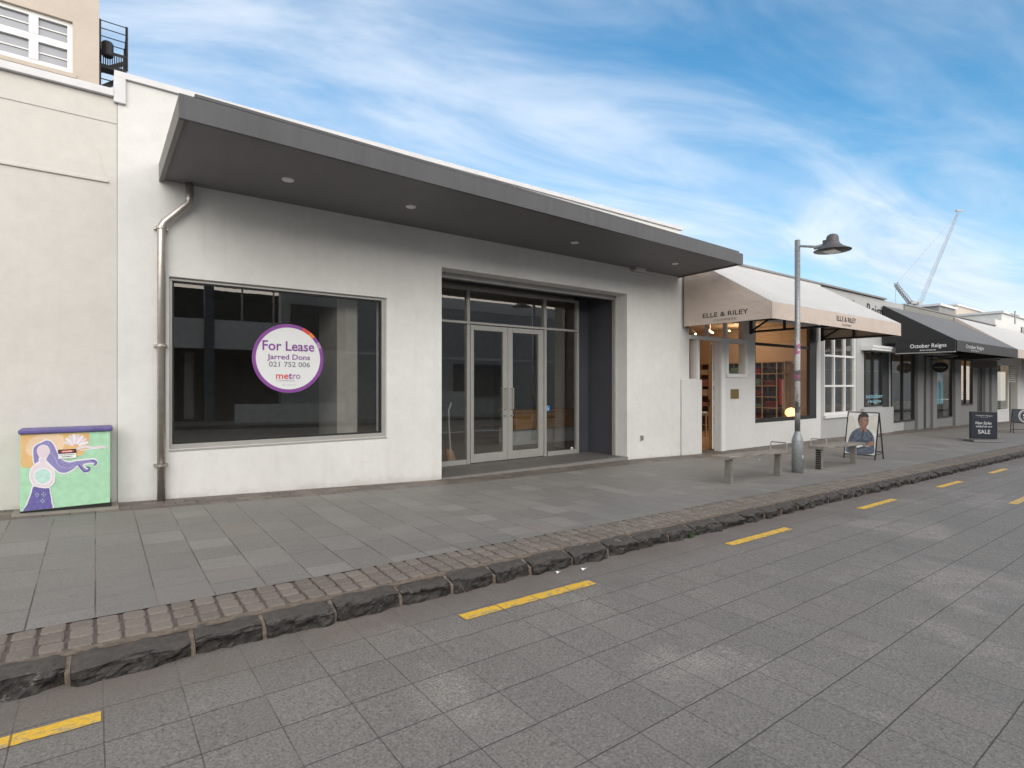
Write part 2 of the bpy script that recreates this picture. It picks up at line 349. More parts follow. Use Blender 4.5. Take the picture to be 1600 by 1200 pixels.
def stone_mat(name, col, lo, hi, dust=.0):
    m, g, b = new(name); p = g.pos(); n = g.noise(p, 22, 6, .7); n2 = g.noise(p, 5, 3)
    c = g.mix(g.ramp(n, .3, .7), (*lo, 1), (*hi, 1)); c = g.mix(g.ramp(n2, .3, .7, 0, .5), c, (*col, 1))
    nm = g.sep(g.n.new('ShaderNodeNewGeometry').outputs['Normal'])[2]
    c = g.mix(g.m('MULTIPLY', g.ramp(nm, .55, .95), dust), c, (.19, .165, .145, 1))     # trodden dust lies on top faces
    lm = g.ramp(g.noise(p, 7, 6, .8), .60, .68); c = g.mix(g.m('MULTIPLY', lm, .4), c, (.34, .33, .30, 1))
    g.lk(c, b.inputs['Base Color']); b.inputs['Roughness'].default_value = .8; b.inputs['Specular IOR Level'].default_value = .3
    g.lk(g.bump(n, .7, .012), b.inputs['Normal']); return m
def sett_mat():
    m, g, b = new('setts'); p = g.pos(); x, y, z = g.sep(p)[0:3]
    r = g.white(g.comb(g.m('FLOOR', g.m('DIVIDE', x, .124)), g.m('FLOOR', g.m('DIVIDE', g.m('SUBTRACT', y, 3.712), .130)), 2))
    n = g.noise(p, 70, 4, .7); f = g.m('ADD', g.m('ADD', .84, g.m('MULTIPLY', r, .26)), g.m('MULTIPLY', g.m('SUBTRACT', n, .5), .9))
    c = g.mix(1, (.195, .168, .143, 1), g.comb(f, f, f), 'MULTIPLY'); g.lk(c, b.inputs['Base Color']); b.inputs['Roughness'].default_value = .75
    b.inputs['Specular IOR Level'].default_value = .3; g.lk(g.bump(n, .35, .004), b.inputs['Normal']); return m
def paint_mat():
    m, g, b = new('worn yellow paint'); p = g.pos(); x, y, z = g.sep(p)[0:3]
    n = g.noise(g.comb(x, g.m('MULTIPLY', y, 2), 0), 14, 6, .72); side = g.ramp(y, 3.15, 3.06, 0, .1)
    wear = g.ramp(g.m('ADD', n, side), .57, .63)
    c = g.mix(g.ramp(g.noise(p, 60, 3), .3, .7), (.72, .42, .035, 1), (.80, .50, .06, 1))
    T = .315; gx = g.m('FRACT', g.m('DIVIDE', g.m('SUBTRACT', x, .03), T)); jx = g.ramp(g.m('MINIMUM', gx, g.m('SUBTRACT', 1, gx)), .008, .02, 1, 0)
    c = g.mix(g.m('MULTIPLY', wear, .8), c, (.33, .28, .20, 1)); c = g.mix(g.m('MULTIPLY', jx, .75), c, (.06, .045, .03, 1))
    g.lk(c, b.inputs['Base Color']); b.inputs['Roughness'].default_value = .6; g.lk(g.bump(g.noise(p, 190, 2), .4, .003), b.inputs['Normal']); return m
def canopy_mat(name, col, var=.1, rough=.5):
    m, g, b = new(name); p = g.pos(); x, y, z = g.sep(p)[0:3]
    n = g.noise(g.comb(g.m('MULTIPLY', x, 9), g.m('MULTIPLY', y, 1), g.m('MULTIPLY', z, 1.0)), 1, 6, .75); n1 = g.noise(p, .7, 3)
    f = g.m('ADD', g.ramp(n, .3, .7, 1-var, 1+var, False), g.ramp(n1, .3, .7, -.05, .05, False)); c = g.mix(1, (*col, 1), g.comb(f, f, f), 'MULTIPLY')
    g.lk(c, b.inputs['Base Color']); b.inputs['Roughness'].default_value = rough; b.inputs['Metallic'].default_value = 0
    return m
def sticker_mat():
    """galvanised pole plastered with torn stickers between knee and head height"""
    m, g, b = new('galvanised pole'); p = g.pos(); x, y, z = g.sep(p)[0:3]
    n = g.noise(p, 40, 5, .7); v = g.voro(p, 55, 'Color'); base = g.mix(g.ramp(n, .3, .7), (.20, .21, .215, 1), (.36, .37, .375, 1))
    q = g.comb(g.m('MULTIPLY', x, 12), g.m('MULTIPLY', y, 12), g.m('MULTIPLY', z, 11)); cell = g.voro(q, 1.0, 'Color'); cs = g.sep(cell)
    band = g.m('MULTIPLY', g.ramp(z, .75, 1.0), g.ramp(z, 2.45, 2.15)); on = g.m('MULTIPLY', g.m('GREATER_THAN', cs[0], .22), band)
    tear = g.ramp(g.noise(p, 60, 5, .75), .38, .46); on = g.m('MULTIPLY', on, tear)
    sc_ = g.mix(g.m('GREATER_THAN', cs[1], .82), (.66, .66, .66, 1), (.10, .10, .12, 1)); sc_ = g.mix(g.m('GREATER_THAN', cs[2], .93), sc_, (.55, .12, .30, 1))
    c = g.mix(g.m('MULTIPLY', on, .85), base, sc_); g.lk(c, b.inputs['Base Color']); b.inputs['Roughness'].default_value = .5
    g.lk(g.m('MULTIPLY', g.m('SUBTRACT', 1, on), .6), b.inputs['Metallic']); g.lk(g.bump(g.m('ADD', n, on), .4, .003), b.inputs['Normal']); return m
def wood_mat(name, a, bcol, axis=0, sc_=1.0):
    m, g, b = new(name); p = g.pos(); x, y, z = g.sep(p)[0:3]
    k = [40, 40, 40]; k[axis] = 2.2
    n = g.noise(g.comb(g.m('MULTIPLY', x, k[0]*sc_), g.m('MULTIPLY', y, k[1]*sc_), g.m('MULTIPLY', z, k[2]*sc_)), 1, 5, .65)
    c = g.mix(g.ramp(n, .3, .7), (*a, 1), (*bcol, 1)); g.lk(c, b.inputs['Base Color']); b.inputs['Roughness'].default_value = .7; g.lk(g.bump(n, .4, .003), b.inputs['Normal']); return m

mt = {}
mt['road'] = road_mat(); mt['foot'] = foot_mat(); mt['sett'] = sett_mat(); mt['yellow'] = paint_mat()
mt['kerb'] = stone_mat('kerb basalt', (.028, .025, .023), (.007, .007, .007), (.062, .056, .051), .30)
mt['mortar'] = M('sandy mortar', (.17, .135, .105), .95, var=.45, vs=25, bump=.6, bs=120)
mt['bed'] = M('dirty sett joints', (.12, .095, .082), .95, var=.25, vs=20, bump=.5, bs=150)
mt['earth'] = M('ground', (.10, .10, .095), .9, var=.2, vs=.5)
mt['cream'] = render_mat('cream plaster', (.60, .58, .545), streak=.10, patch=.07, dirt=(.40, .35, .28), dirt_amt=.5)
mt['white'] = render_mat('white plaster', (.69, .685, .665), streak=.12, patch=.09, dirt_amt=.5)
mt['white2'] = render_mat('white plaster clean', (.66, .655, .645), streak=.06, patch=.05)
mt['tan'] = render_mat('tan plaster', (.50, .435, .375), streak=.05, dirt_amt=0)
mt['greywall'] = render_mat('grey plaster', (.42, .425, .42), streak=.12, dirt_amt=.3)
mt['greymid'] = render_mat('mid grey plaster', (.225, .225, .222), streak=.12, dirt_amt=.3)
mt['greydark'] = render_mat('dark grey plaster', (.26, .26, .26), streak=.3, dirt_amt=.2)
mt['moss'] = render_mat('weathered parapet', (.24, .245, .225), streak=.5, dirt_amt=0)
mt['coping'] = M('coping flashing', (.60, .60, .61), .5, var=.08)
mt['wtrim'] = M('white trim', (.72, .72, .71), .45, var=.04)
mt['fascia'] = canopy_mat('canopy fascia', (.064, .065, .072), .16)
mt['soffit'] = canopy_mat('canopy soffit', (.150, .147, .150), .06, .6)
mt['endpanel'] = canopy_mat('canopy end', (.16, .15, .14), .1)
mt['steel'] = M('brushed steel', (.50, .46, .42), .36, .85, var=.15, vs=12, bump=.08)
mt['legsteel'] = M('dull steel', (.27, .25, .225), .45, .4, var=.2, vs=14)
mt['alu'] = M('anodised aluminium', (.40, .39, .37), .42, .35, var=.06, bump=.02)
mt['black'] = M('black metal', (.018, .018, .019), .5, 0, var=.1, bump=.02)
mt['dark'] = M('charcoal panel', (.055, .057, .070), .45, var=.12, vs=2)
mt['rubber'] = M('dark gasket', (.02, .02, .021), .7)
mt['glass'] = glass_mat('window glass', (.78, .80, .80), 1.4, .075)
mt['glass2'] = glass_mat('shop glass', (.93, .94, .93), .8, .01)
mt['frost'] = M('grey lined panes', (.23, .24, .275), .22, var=.06, spec=.6)
mt['inner'] = M('dim interior wall', (.40, .37, .33), .9)
mt['innerfloor'] = M('interior floor', (.30, .28, .25), .5)
mt['timber'] = wood_mat('timber', (.42, .20, .06), (.55, .29, .10), 0)
mt['warmwall'] = M('warm shop wall', (.52, .40, .30), .9, var=.05)
mt['oak'] = wood_mat('oak shelf', (.42, .27, .13), (.54, .37, .2), 2)
mt['awn_top'] = M('cream awning canvas', (.50, .49, .475), .9, var=.05, vs=2)
mt['awn_side'] = M('beige awning canvas', (.55, .465, .41), .9, var=.05, vs=2)
for k_ in ('awn_top', 'awn_side'):
    g_ = NT(mt[k_].node_tree); p_ = g_.pos(); q_ = g_.sep(p_); h_ = g_.noise(g_.comb(g_.m('MULTIPLY', q_[0], 3), q_[1], g_.m('MULTIPLY', q_[2], 1.4)), 1.2, 4, .6); g_.lk(g_.bump(h_, .9, .06), g_.n['Principled BSDF'].inputs['Normal'])
mt['awn_dark'] = M('charcoal awning canvas', (.145, .145, .15), .9, var=.1, vs=2)
mt['awn_black'] = M('black awning canvas', (.028, .028, .03), .9, var=.1)
mt['awn_val'] = M('dark grey valance', (.055, .055, .058), .9, var=.1)
mt['ink'] = M('black ink', (.022, .02, .02), .7)
mt['inkbrown'] = M('brown ink', (.20, .15, .13), .7)
mt['wink'] = M('white ink', (.80, .80, .79), .6)
mt['chalk'] = M('chalk', (.62, .62, .62), .9, var=.35, vs=80)
mt['slate'] = M('chalkboard', (.022, .026, .038), .6, var=.3, vs=15)
mt['benchwood'] = wood_mat('weathered bench timber', (.13, .115, .10), (.33, .29, .26), 0, 1.3)
mt['pole'] = sticker_mat()
mt['galv'] = M('galvanised sleeve', (.31, .33, .33), .5, .35, var=.16, vs=20)
mt['lampgrey'] = M('dark lamp head', (.10, .095, .10), .5, .2, var=.1)
mt['lens'] = M('lamp lens', (.62, .64, .60), .25)
mt['brass'] = M('brass plate', (.30, .215, .08), .35, .7, var=.25, vs=40)
mt['purple'] = M('purple vinyl', (.215, .055, .28), .45); mt['vinyl'] = M('white vinyl', (.70, .71, .71), .45, var=.02)
mt['lilac'] = M('lilac vinyl', (.38, .22, .42), .45)
mt['red'] = M('red vinyl', (.62, .055, .045), .45); mt['orange'] = M('orange vinyl', (.72, .19, .03), .45); mt['textgrey'] = M('grey vinyl', (.19, .19, .23), .5)
mt['blue'] = M('blue sticker', (.03, .19, .52), .4)
mt['glow'] = M('lit globe', (.9, .7, .45), .5, emit=(1, .60, .24), es=1.5, bump=0)
mt['spot'] = M('lit spot face', (1, .9, .7), .5, emit=(1, .78, .5), es=7, bump=0)
mt['leaf'] = M('leaves', (.05, .11, .035), .6, var=.35, vs=30)
mt['bark'] = M('stem', (.12, .09, .06), .8)

# ------------------------------------------------------------------ SETTING
def sheet(name, xs, ys, zf, mat):
    mb = MB(); n = len(ys); mb.v = [Vector((x, y, zf(x, y))) for x in xs for y in ys]
    for i in range(len(xs)-1):
        for j in range(n-1): mb.f.append((i*n+j, (i+1)*n+j, (i+1)*n+j+1, i*n+j+1)); mb.m.append(0)
    return tag(mb.build(name, mat, smooth=True), kind='structure')
xs_far = [-200, -60, -20, -8] + [-6+.6*i for i in range(80)] + [45, 60, 100, 400]
sheet('ground', [-800, -200, 0, 400, 900], [-800, -40, 60, 800], lambda x, y: -.25 - S*x*1.02, mt['earth'])
sheet('road', [-200, -20, 0, 20, 60, 400], [-6.3, 0, 3.0, 3.62], lambda x, y: road_z(x), mt['road'])
sheet('footpath', xs_far, [4.10, 5, 6, 7.02, 7.6, 7.95], foot_z, mt['foot'])
sheet('far_footpath', [-200, 0, 60, 400], [-9, -6.3], lambda x, y: road_z(x)+.12, mt['foot'])
mb = MB()
for x in range(-20, 120, 4): mb.hexa([(x, -6.42, road_z(x)-.1), (x+3.98, -6.42, road_z(x+4)-.1), (x+3.98, -6.25, road_z(x+4)-.1), (x, -6.25, road_z(x)-.1), (x, -6.42, road_z(x)+.124), (x+3.98, -6.42, road_z(x+4)+.124), (x+3.98, -6.25, road_z(x+4)+.124), (x, -6.25, road_z(x)+.124)])
tag(mb.build('far_kerb', mt['kerb']), kind='structure')

# cobbled edging: a bed of sand with rows of rounded setts
mb = MB(); xs = [-6+.6*i for i in range(100)]
for a, b in zip(xs, xs[1:]):
    za, zb = kerb_z(a), kerb_z(b)
    mb.quad((a, 3.64, za-.006), (b, 3.64, zb-.006), (b, 4.115, foot_z(b, 4.115)-.010), (a, 4.115, foot_z(a, 4.115)-.010), 0)
P = .124
for i in range(int(-5/P), int(46/P)):
    for j in range(3):
        hw, hd = P/2-.006-random.random()*.004, .065-.004-random.random()*.004
        cx, cy = (i+.5)*P + random.uniform(-.004, .004), 3.712+.130*(j+.5) + random.uniform(-.003, .003)
        zt = foot_z(cx, cy)+random.uniform(-.002, .004); tx, ty = random.uniform(-.02, .02), random.uniform(-.02, .02); b0 = len(mb.v)
        rings = [(1.0, -.03), (1.0, -.004), (.93, .002), (.80, .004)]
        if i*P > 14: rings = [(1.0, -.02), (.9, .003)]
        for (k, dz_) in rings:
            for (sx, sy) in ((-1, -.72), (-.8, -1), (.8, -1), (1, -.72), (1, .72), (.8, 1), (-.8, 1), (-1, .72)):
                mb.v.append(Vector((cx+sx*hw*k, cy+sy*hd*k, zt+dz_+sx*hw*tx+sy*hd*ty - S*sx*hw)))
        for r in range(len(rings)-1):
            for q in range(8): mb.f.append((b0+r*8+q, b0+r*8+(q+1) % 8, b0+(r+1)*8+(q+1) % 8, b0+(r+1)*8+q)); mb.m.append(1)
        mb.f.append(tuple(b0+(len(rings)-1)*8+q for q in range(8))); mb.m.append(1)
tag(mb.build('cobbled_edging', [mt['bed'], mt['sett']]), kind='structure')

# kerb of rough basalt blocks
mb = MB(); x = -6.3; k = 0
known = [-.535, -.11, .435, .807, 1.23, 1.69, 2.1, 2.48, 2.84, 3.3, 3.75, 4.18]
edges = [-.535-.44*i for i in range(12, 0, -1)] + known
while edges[-1] < 62: edges.append(edges[-1]+random.uniform(.36, .52))
for a, b in zip(edges, edges[1:]):
    near = a < 12; nx, ns = (16, 15) if near else (6, 7); L = b-a; seed = random.random()*100; zoff = random.uniform(-.008, .006); yoff = random.uniform(-.012, .012)
    sec = []                                        # section: down the face, rounded nose, top
    for q in range(ns+1):
        t = q/ns
        if t < .38: p = (3.505, -.03 + .095*t/.38)
        elif t < .70: th = (t-.38)/.32*math.pi/2; p = (3.505+.07-.07*math.cos(th), .065+.035*math.sin(th))
        else: p = (3.575+.077*(t-.70)/.30, .100+.008*(t-.70)/.30)
        sec.append(p)
    b0 = len(mb.v)
    for i in range(nx+1):
        s = i/nx; xx = a+.012+(L-.024)*s; endk = min(1, min(s, 1-s)*nx/1.6)
        for q, (yy, zz_) in enumerate(sec):
            face = 1 if q/ns < .5 else .5
            n = noise.fractal(Vector((xx*7+seed, yy*9, zz_*14)), 1.0, 2.0, 5)*.042*face + noise.noise(Vector((xx*3.5+seed, 0, zz_*6)))*.024*face
            y2 = yy - n + yoff*face + (1-endk)*.018*face; z2 = zz_ + zoff*(q/ns > .4) - (1-endk)*.010*(q/ns > .4) + noise.fractal(Vector((xx*8+seed, yy*12, 5)), 1.0, 2.0, 4)*.020*max(0, (q/ns-.4)/.6)*(1.6-q/ns)
            mb.v.append(Vector((xx, y2, z2-S*xx)))
    w_ = ns+1
    for i in range(nx):
        for q in range(ns): mb.f.append((b0+i*w_+q, b0+(i+1)*w_+q, b0+(i+1)*w_+q+1, b0+i*w_+q+1)); mb.m.append(0)
    mb.f.append(tuple(b0+q for q in range(w_))); mb.f.append(tuple(b0+nx*w_+q for q in range(w_))[::-1]); mb.m += [0, 0]
    # mortar joint at the end of the block and behind it
    mb.hexa([(b-.009, 3.522, -.05-S*b), (b+.013, 3.522, -.05-S*b), (b+.013, 3.66, -.05-S*b), (b-.013, 3.66, -.05-S*b), (b-.013, 3.522, .060-S*b), (b+.009, 3.522, .060-S*b), (b+.013, 3.66, .104-S*b), (b-.013, 3.66, .104-S*b)], 1)
    mb.hexa([(a, 3.648, .05-S*a), (b, 3.648, .05-S*b), (b, 3.713, .05-S*b), (a, 3.713, .05-S*a), (a, 3.648, .108-S*a), (b, 3.648, .108-S*b), (b, 3.713, .106-S*b), (a, 3.713, .106-S*a)], 1)
tag(mb.build('kerb', [mt['kerb'], mt['mortar']], smooth=False), kind='structure')
for n_ in range(0, 16):
    r = .02+3.11*n_; l = r-1.2; mb = MB(); N_ = 24; b0 = 0
    e = lambda s_: random.uniform(-.004, .004)
    for i in range(N_+1):
        xx = l+(r-l)*i/N_; mb.v += [Vector((xx, 3.06+e(0), road_z(xx)+.004)), Vector((xx, 3.158+e(0), road_z(xx)+.004))]
    for i in range(N_): mb.f.append((2*i, 2*i+2, 2*i+3, 2*i+1)); mb.m.append(0)
    tag(mb.build('yellow_road_line', mt['yellow']), kind='structure')
mb = MB(); mb.quad((10.45, 1.97, road_z(10.45)+.004), (11.6, 1.97, road_z(11.6)+.004), (11.6, 2.07, road_z(11.6)+.004), (10.45, 2.07, road_z(10.45)+.004))
tag(mb.build('yellow_road_line', mt['yellow']), kind='structure')

# ------------------------------------------------------------------ CREAM BUILDING at the left
FY = 7.5
cb = thing('cream_building', (-3, FY, .3), 'cream rendered single storey wall with a grooved panel, left of the white shop', 'building')
zc = Z(90, 131, FY)
mb = MB(); yb = FY+.45; xr = X(183.5, FY)-.004
# front with a long shallow sunk panel: groove lines of the photo
mb.wall(-14, xr, -1, zc, FY+.012, yb, []); mb.build('wall', mt['cream'], cb)
mb = MB(); gz1 = Z(90, 264, FY); xg = X(170, FY)
mb.box(-14, xg, FY-.008, FY+.013, gz1-.05, gz1-.02); mb.build('ledge_moulding', mt['cream'], cb, bevel=.004)
mb = MB(); mb.box(-14, xr, FY+.004, FY+.013, Z(90, 172, FY), zc-.002); mb.build('frieze', mt['cream'], cb)
mb = MB(); mb.box(-14.05, X(178, FY), FY-.05, yb+.05, zc+.002, Z(90, 123, FY)+.03); mb.build('coping', mt['coping'], cb, bevel=.005)

# tan upper storey set back behind it
UY = 10.0
tb = thing('tan_building', (-6, UY, 3), 'tan rendered upper storey with a white framed window, rising behind the cream wall', 'building')
x1 = X(155, UY); hx0, hx1, hz0, hz1 = X(-150, UY), X(113.5, UY), Z(113, 115.5, UY), Z(113, 34, UY)
mb = MB(); mb.wall(-16, x1, 0, 14, UY, UY+.25, [(hx0, hx1, hz0, hz1)])
mb.box(x1-.25, x1, UY+.26, 20, 0, 14); mb.build('wall', mt['tan'], tb)
fr = MB(); t_ = .085
fr.box(hx0, hx1, UY+.05, UY+.11, hz0, hz0+t_); fr.box(hx0, hx1, UY+.05, UY+.11, hz1-.055, hz1); fr.box(hx1-.06, hx1, UY+.05, UY+.11, hz0+t_, hz1-.055); fr.box(hx0, hx0+.05, UY+.05, UY+.11, hz0+t_, hz1-.055)
mid = (hz0+hz1)/2; zs_ = Z(113, 72.5, UY)
fr.box(hx0+.05, hx1-.06, UY+.045, UY+.105, zs_-.045, zs_+.045)
for px in (52, -20, -100): xx = X(px, UY); fr.box(xx-.05, xx+.05, UY+.04, UY+.1, hz0+t_, zs_-.046); fr.box(xx-.05, xx+.05, UY+.04, UY+.1, zs_+.046, hz1-.056)
for zb_ in (Z(113, 92.5, UY), Z(113, 53, UY)): fr.box(hx0+.05, hx1-.06, UY+.074, UY+.085, zb_-.008, zb_+.008)
wo_ = fr.build('window', mt['wtrim'], tb)
MB().quad((hx0, UY+.09, hz0), (hx1, UY+.09, hz0), (hx1, UY+.09, hz1), (hx0, UY+.09, hz1)).build('pane', mt['frost'], wo_)
MB().box(hx0-.04, hx1+.04, UY-.03, UY+.05, hz0-.06, hz0-.002).build('window_sill', mt['tan'], tb)

# steel fire escape on the side wall of the tan building
EY = 18.0
fe = thing('fire_escape', (.3, EY, 7), 'black steel fire escape landing with rails on the side of the tan building', 'fire escape')
def ep(px, py, dy=0): return at(px, py, EY+dy)
xa, xb = X(156, EY), X(198, EY)
z_ = lambda py: Z(176, py, EY)
rl = MB()
for py in (37, 49, 61, 72): rl.tube([(xa, EY, z_(py)), (xb, EY, z_(py))], .012, 6); rl.tube([(xb, EY, z_(py)), (xb, EY+1.2, z_(py))], .012, 6)
rl.tube([(xb, EY, z_(36)), (xb, EY, z_(105))], .03, 8); rl.tube([(xa, EY, z_(36)), (xa, EY, z_(145))], .03, 8); rl.tube([(xb, EY+1.2, z_(36)), (xb, EY+1.2, z_(105))], .03, 8)
rl.build('handrail', mt['black'], fe)
bl = MB(); bl.box(xa, xb, EY-.02, EY+.02, z_(84)-.03, z_(84)+.03); bl.box(xa, xb, EY-.02, EY+.02, z_(107)-.05, z_(107)+.05)
for i in range(12): xx = xa+(xb-xa)*(i+.5)/12; bl.box(xx-.012, xx+.012, EY-.012, EY+.012, z_(107), z_(84))
bl.build('balustrade', mt['black'], fe)
MB().box(xa, xb, EY+.03, EY+.3, z_(108)-.03, z_(108)+.02).build('landing', mt['black'], fe)
st = MB(); st.bar((xa, EY+.3, z_(108)), (xb, EY+.3, z_(84)), .05, .1); st.bar((xa, EY+.3, z_(136)), (xb, EY+.3, z_(108)), .05, .12)
for py in (122, 136, 148): st.tube([(xa, EY+.2, z_(py)), (xb+.6, EY+.2, z_(py))], .014, 6)
st.build('stair_flight', mt['black'], fe)
MB().lathe([(.1, 0), (.13, .03), (.13, .34), (.10, .38)], (xa+.16, EY-.2, z_(97)), 14).build('bucket', mt['black'], fe)

# ------------------------------------------------------------------ WHITE SHOP
ws = thing('white_shop', (5.2, FY, .0), 'vacant white rendered shop with a long dark flat canopy and glazed double doors', 'building')
WX0, WX1 = X(183.5, FY), X(1063, FY); WT = 4.875
wx0, wx1, wz0, wz1 = .681, 3.375, .742, 2.745
dx0, dx1, dz1 = X(690.3, FY), X(980, FY), 3.31
mb = MB(); mb.wall(WX0, WX1, -1, WT, FY, FY+.38, [(wx0, wx1, wz0, wz1), (dx0, dx1, -1, dz1)])
mb.build('wall', mt['white'], ws, bevel=.006, weld=True)
cp = MB(); cp.box(WX0-.03, WX1+.05, FY-.035, FY+.42, WT+.001, WT+.07); cp.box(WX0-.035, WX0+.075, FY-.04, FY-.002, Z(185, 162, FY), WT); cp.build('coping', mt['coping'], ws, bevel=.004)
tr = MB(); tr.tube([(1.0, FY+.1, WT+.10), (WX1, FY+.1, WT+.10)], .012, 6)
for i in range(9): tr.tube([(1.2+i*1.1, FY+.1, WT+.05), (1.2+i*1.1, FY+.1, WT+.10)], .01, 6)
tr.build('gutter_cable', mt['alu'], ws)
# display window
fo = MB(); y0, y1 = FY+.05, FY+.13; t_ = .035
fo.box(wx0, wx1, y0, y1, wz0, wz0+.05); fo.box(wx0, wx1, y0, y1, wz1-t_, wz1); fo.box(wx0, wx0+t_, y0, y1, wz0+.05, wz1-t_); fo.box(wx1-t_-.02, wx1, y0, y1, wz0+.05, wz1-t_)
win = fo.build('display_window', mt['alu'], ws, bevel=.003)
gx0, gx1, gz0, gz1 = wx0+t_, wx1-t_-.02, wz0+.05, wz1-t_
gk = MB(); q = .02
gk.box(gx0, gx1, y0+.02, y1, gz0, gz0+q); gk.box(gx0, gx1, y0+.02, y1, gz1-q, gz1); gk.box(gx0, gx0+q, y0+.02, y1, gz0+q, gz1-q); gk.box(gx1-q, gx1, y0+.02, y1, gz0+q, gz1-q)
gk.build('gasket', mt['rubber'], win)
GY = FY+.09
MB().quad((gx0, GY, gz0), (gx1, GY, gz0), (gx1, GY, gz1), (gx0, GY, gz1)).build('pane', mt['glass'], win)
sl = MB(); sl.hexa([(wx0-.0, FY-.006, wz0-.03), (wx1, FY-.006, wz0-.03), (wx1, FY+.05, wz0-.03), (wx0, FY+.05, wz0-.03), (wx0, FY-.006, wz0-.004), (wx1, FY-.006, wz0-.004), (wx1, FY+.05, wz0+.004), (wx0, FY+.05, wz0+.004)])
sl.build('window_sill', mt['alu'], ws, bevel=.004)
# recessed entrance
DY = 8.6; FZ = .035
fl = MB(); fl.box(dx0-1.2, dx1, FY+.01, DY+.2, -.4, FZ); fl.build('porch_floor', M('porch stone', (.12, .115, .108), .6, var=.15, vs=5), ws)
MB().box(dx0, dx1, FY-.02, FY+.05, -.3, FZ+.006).build('threshold', M('threshold stone', (.20, .19, .18), .6), ws)
dp = MB(); dp.box(dx1+.002, dx1+.1, FY+.385, DY+.05, -.3, dz1+.3); dp.box(X(902, DY), dx1-.001, DY, DY+.1, -.3, dz1+.3); dp.build('dark_side_panel', mt['dark'], ws)
MB().box(dx0-1.4, dx1+.1, FY+.40, DY+.1, dz1+.03, dz1+.12).build('porch_ceiling', mt['dark'], ws)
MB().box(dx0-.02, dx1, FY+.30, FY+.40, dz1-.085, dz1-.002).build('shutter_housing', mt['alu'], ws, bevel=.004)
tk = MB(); tk.box(dx1-.035, dx1-.002, FY+.30, FY+.38, -.1, dz1-.09); tk.box(X(958.5, 7.88)-.0, X(958.5, 7.88)+.02, FY+.381, FY+.42, 0, dz1-.09); tk.build('shutter_track', mt['alu'], ws)
MB().wall(dx0-1.5, dx0-1.2, -.3, dz1+.3, FY+.39, DY+.1, []).build('porch_side_wall', mt['inner'], ws)
ex0, ex1 = X(600, DY), X(902, DY)
zt, zr, zd = 3.27, 2.645, 2.59
ef = MB(); fy0, fy1 = DY-.05, DY+.05
ef.box(ex0, ex1, fy0, fy1, zt-.05, zt); ef.box(ex0, ex1, fy0, fy1, zd+.012, zr)
for px, wd in ((687, .03), (730, .06), (850, .06), (901, .05)):
    xx = X(px, DY); ef.box(xx-wd/2, xx+wd/2, fy0, fy1, FZ, zd+.011); ef.box(xx-wd/2, xx+wd/2, fy0, fy1, zr+.001, zt-.051)
ef.box(X(733, DY)-2, X(727, DY), fy0, fy1, FZ+.001, FZ+.085); ef.box(X(853.5, DY), X(899, DY), fy0, fy1, FZ+.001, FZ+.085)
efo = ef.build('entrance_frame', mt['alu'], ws, bevel=.003)
ep_ = MB()
def pn(a, b, c, d): ep_.quad((a, DY, c), (b, DY, c), (b, DY, d), (a, DY, d))
pn(ex0, ex1, zr, zt-.04); pn(ex0, X(730, DY), FZ+.08, zd+.02); pn(X(850, DY), X(901, DY), FZ+.08, zd+.02)
ep_.build('pane', mt['glass'], efo)
def door(pa, pb, g0, g1, hx):
    a, b, c, e = X(pa, DY)+.004, X(pb, DY)-.004, X(g0, DY), X(g1, DY); m = MB(); za, zb, zc_, zd_ = FZ+.012, FZ+.17, zd-.095, zd-.002
    m.box(a, c, DY-.035, DY+.02, za, zd_); m.box(e, b, DY-.035, DY+.02, za, zd_); m.box(c, e, DY-.035, DY+.02, za, zb); m.box(c, e, DY-.035, DY+.02, zc_, zd_)
    o = m.build('door', mt['alu'], ws, bevel=.004)
    MB().quad((c, DY-.005, zb), (e, DY-.005, zb), (e, DY-.005, zc_), (c, DY-.005, zc_)).build('pane', mt['glass'], o)
    xx = X(hx, DY); h = MB(); h.tube([(xx, DY-.035, 1.02), (xx, DY-.10, 1.02), (xx, DY-.10, 1.42), (xx, DY-.035, 1.42)], .014, 8)
    h.lathe([(.022, 0), (.022, .02)], (xx, DY-.055, .9), 12, tilt=Matrix.Rotation(R(90), 3, 'X')); h.build('handle', mt['steel'], o)
door(733.5, 792, 739, 784.5, 786.5); door(792, 848, 799.5, 840, 797.5)
# canopy
cx0, cx1 = .581, X(1060.5, FY); CZ = 3.845
ol, orr = Vector((.581, 5.58, 0)), Vector((X(1161, 5.90), 5.90, 0)); 
def cv(p, z): return (p.x, p.y, z)
il, ir = Vector((cx0, FY-.003, 0)), Vector((cx1, FY-.003, 0))
def inset(p, dx, dy): return Vector((p.x+dx, p.y+dy, 0))
cn = thing_canopy = MB()
a, b, c, e = inset(ol, .05, .05), inset(orr, -.05, .05), inset(ir, -.05, 0), inset(il, .05, 0)
cn.hexa([cv(a, CZ+.02), cv(b, CZ+.0), cv(c, CZ+.0), cv(e, CZ+.0), cv(a, CZ+.14), cv(b, CZ+.14), cv(c, CZ+.14), cv(e, CZ+.14)], 1)
co = cn.build('canopy', [mt['fascia'], mt['soffit'], mt['endpanel']], ws)
fa = MB(); a2, b2 = inset(ol, .05, .06), inset(orr, -.05, .06)
fa.hexa([cv(ol, CZ-.028), cv(orr, CZ-.028), cv(inset(orr, 0, .045), CZ-.028), cv(inset(ol, 0, .045), CZ-.028), cv(ol, CZ+.185), cv(orr, CZ+.185), cv(inset(orr, 0, .045), CZ+.185), cv(inset(ol, 0, .045), CZ+.185)], 0)
fa.build('fascia_board', mt['fascia'], co)
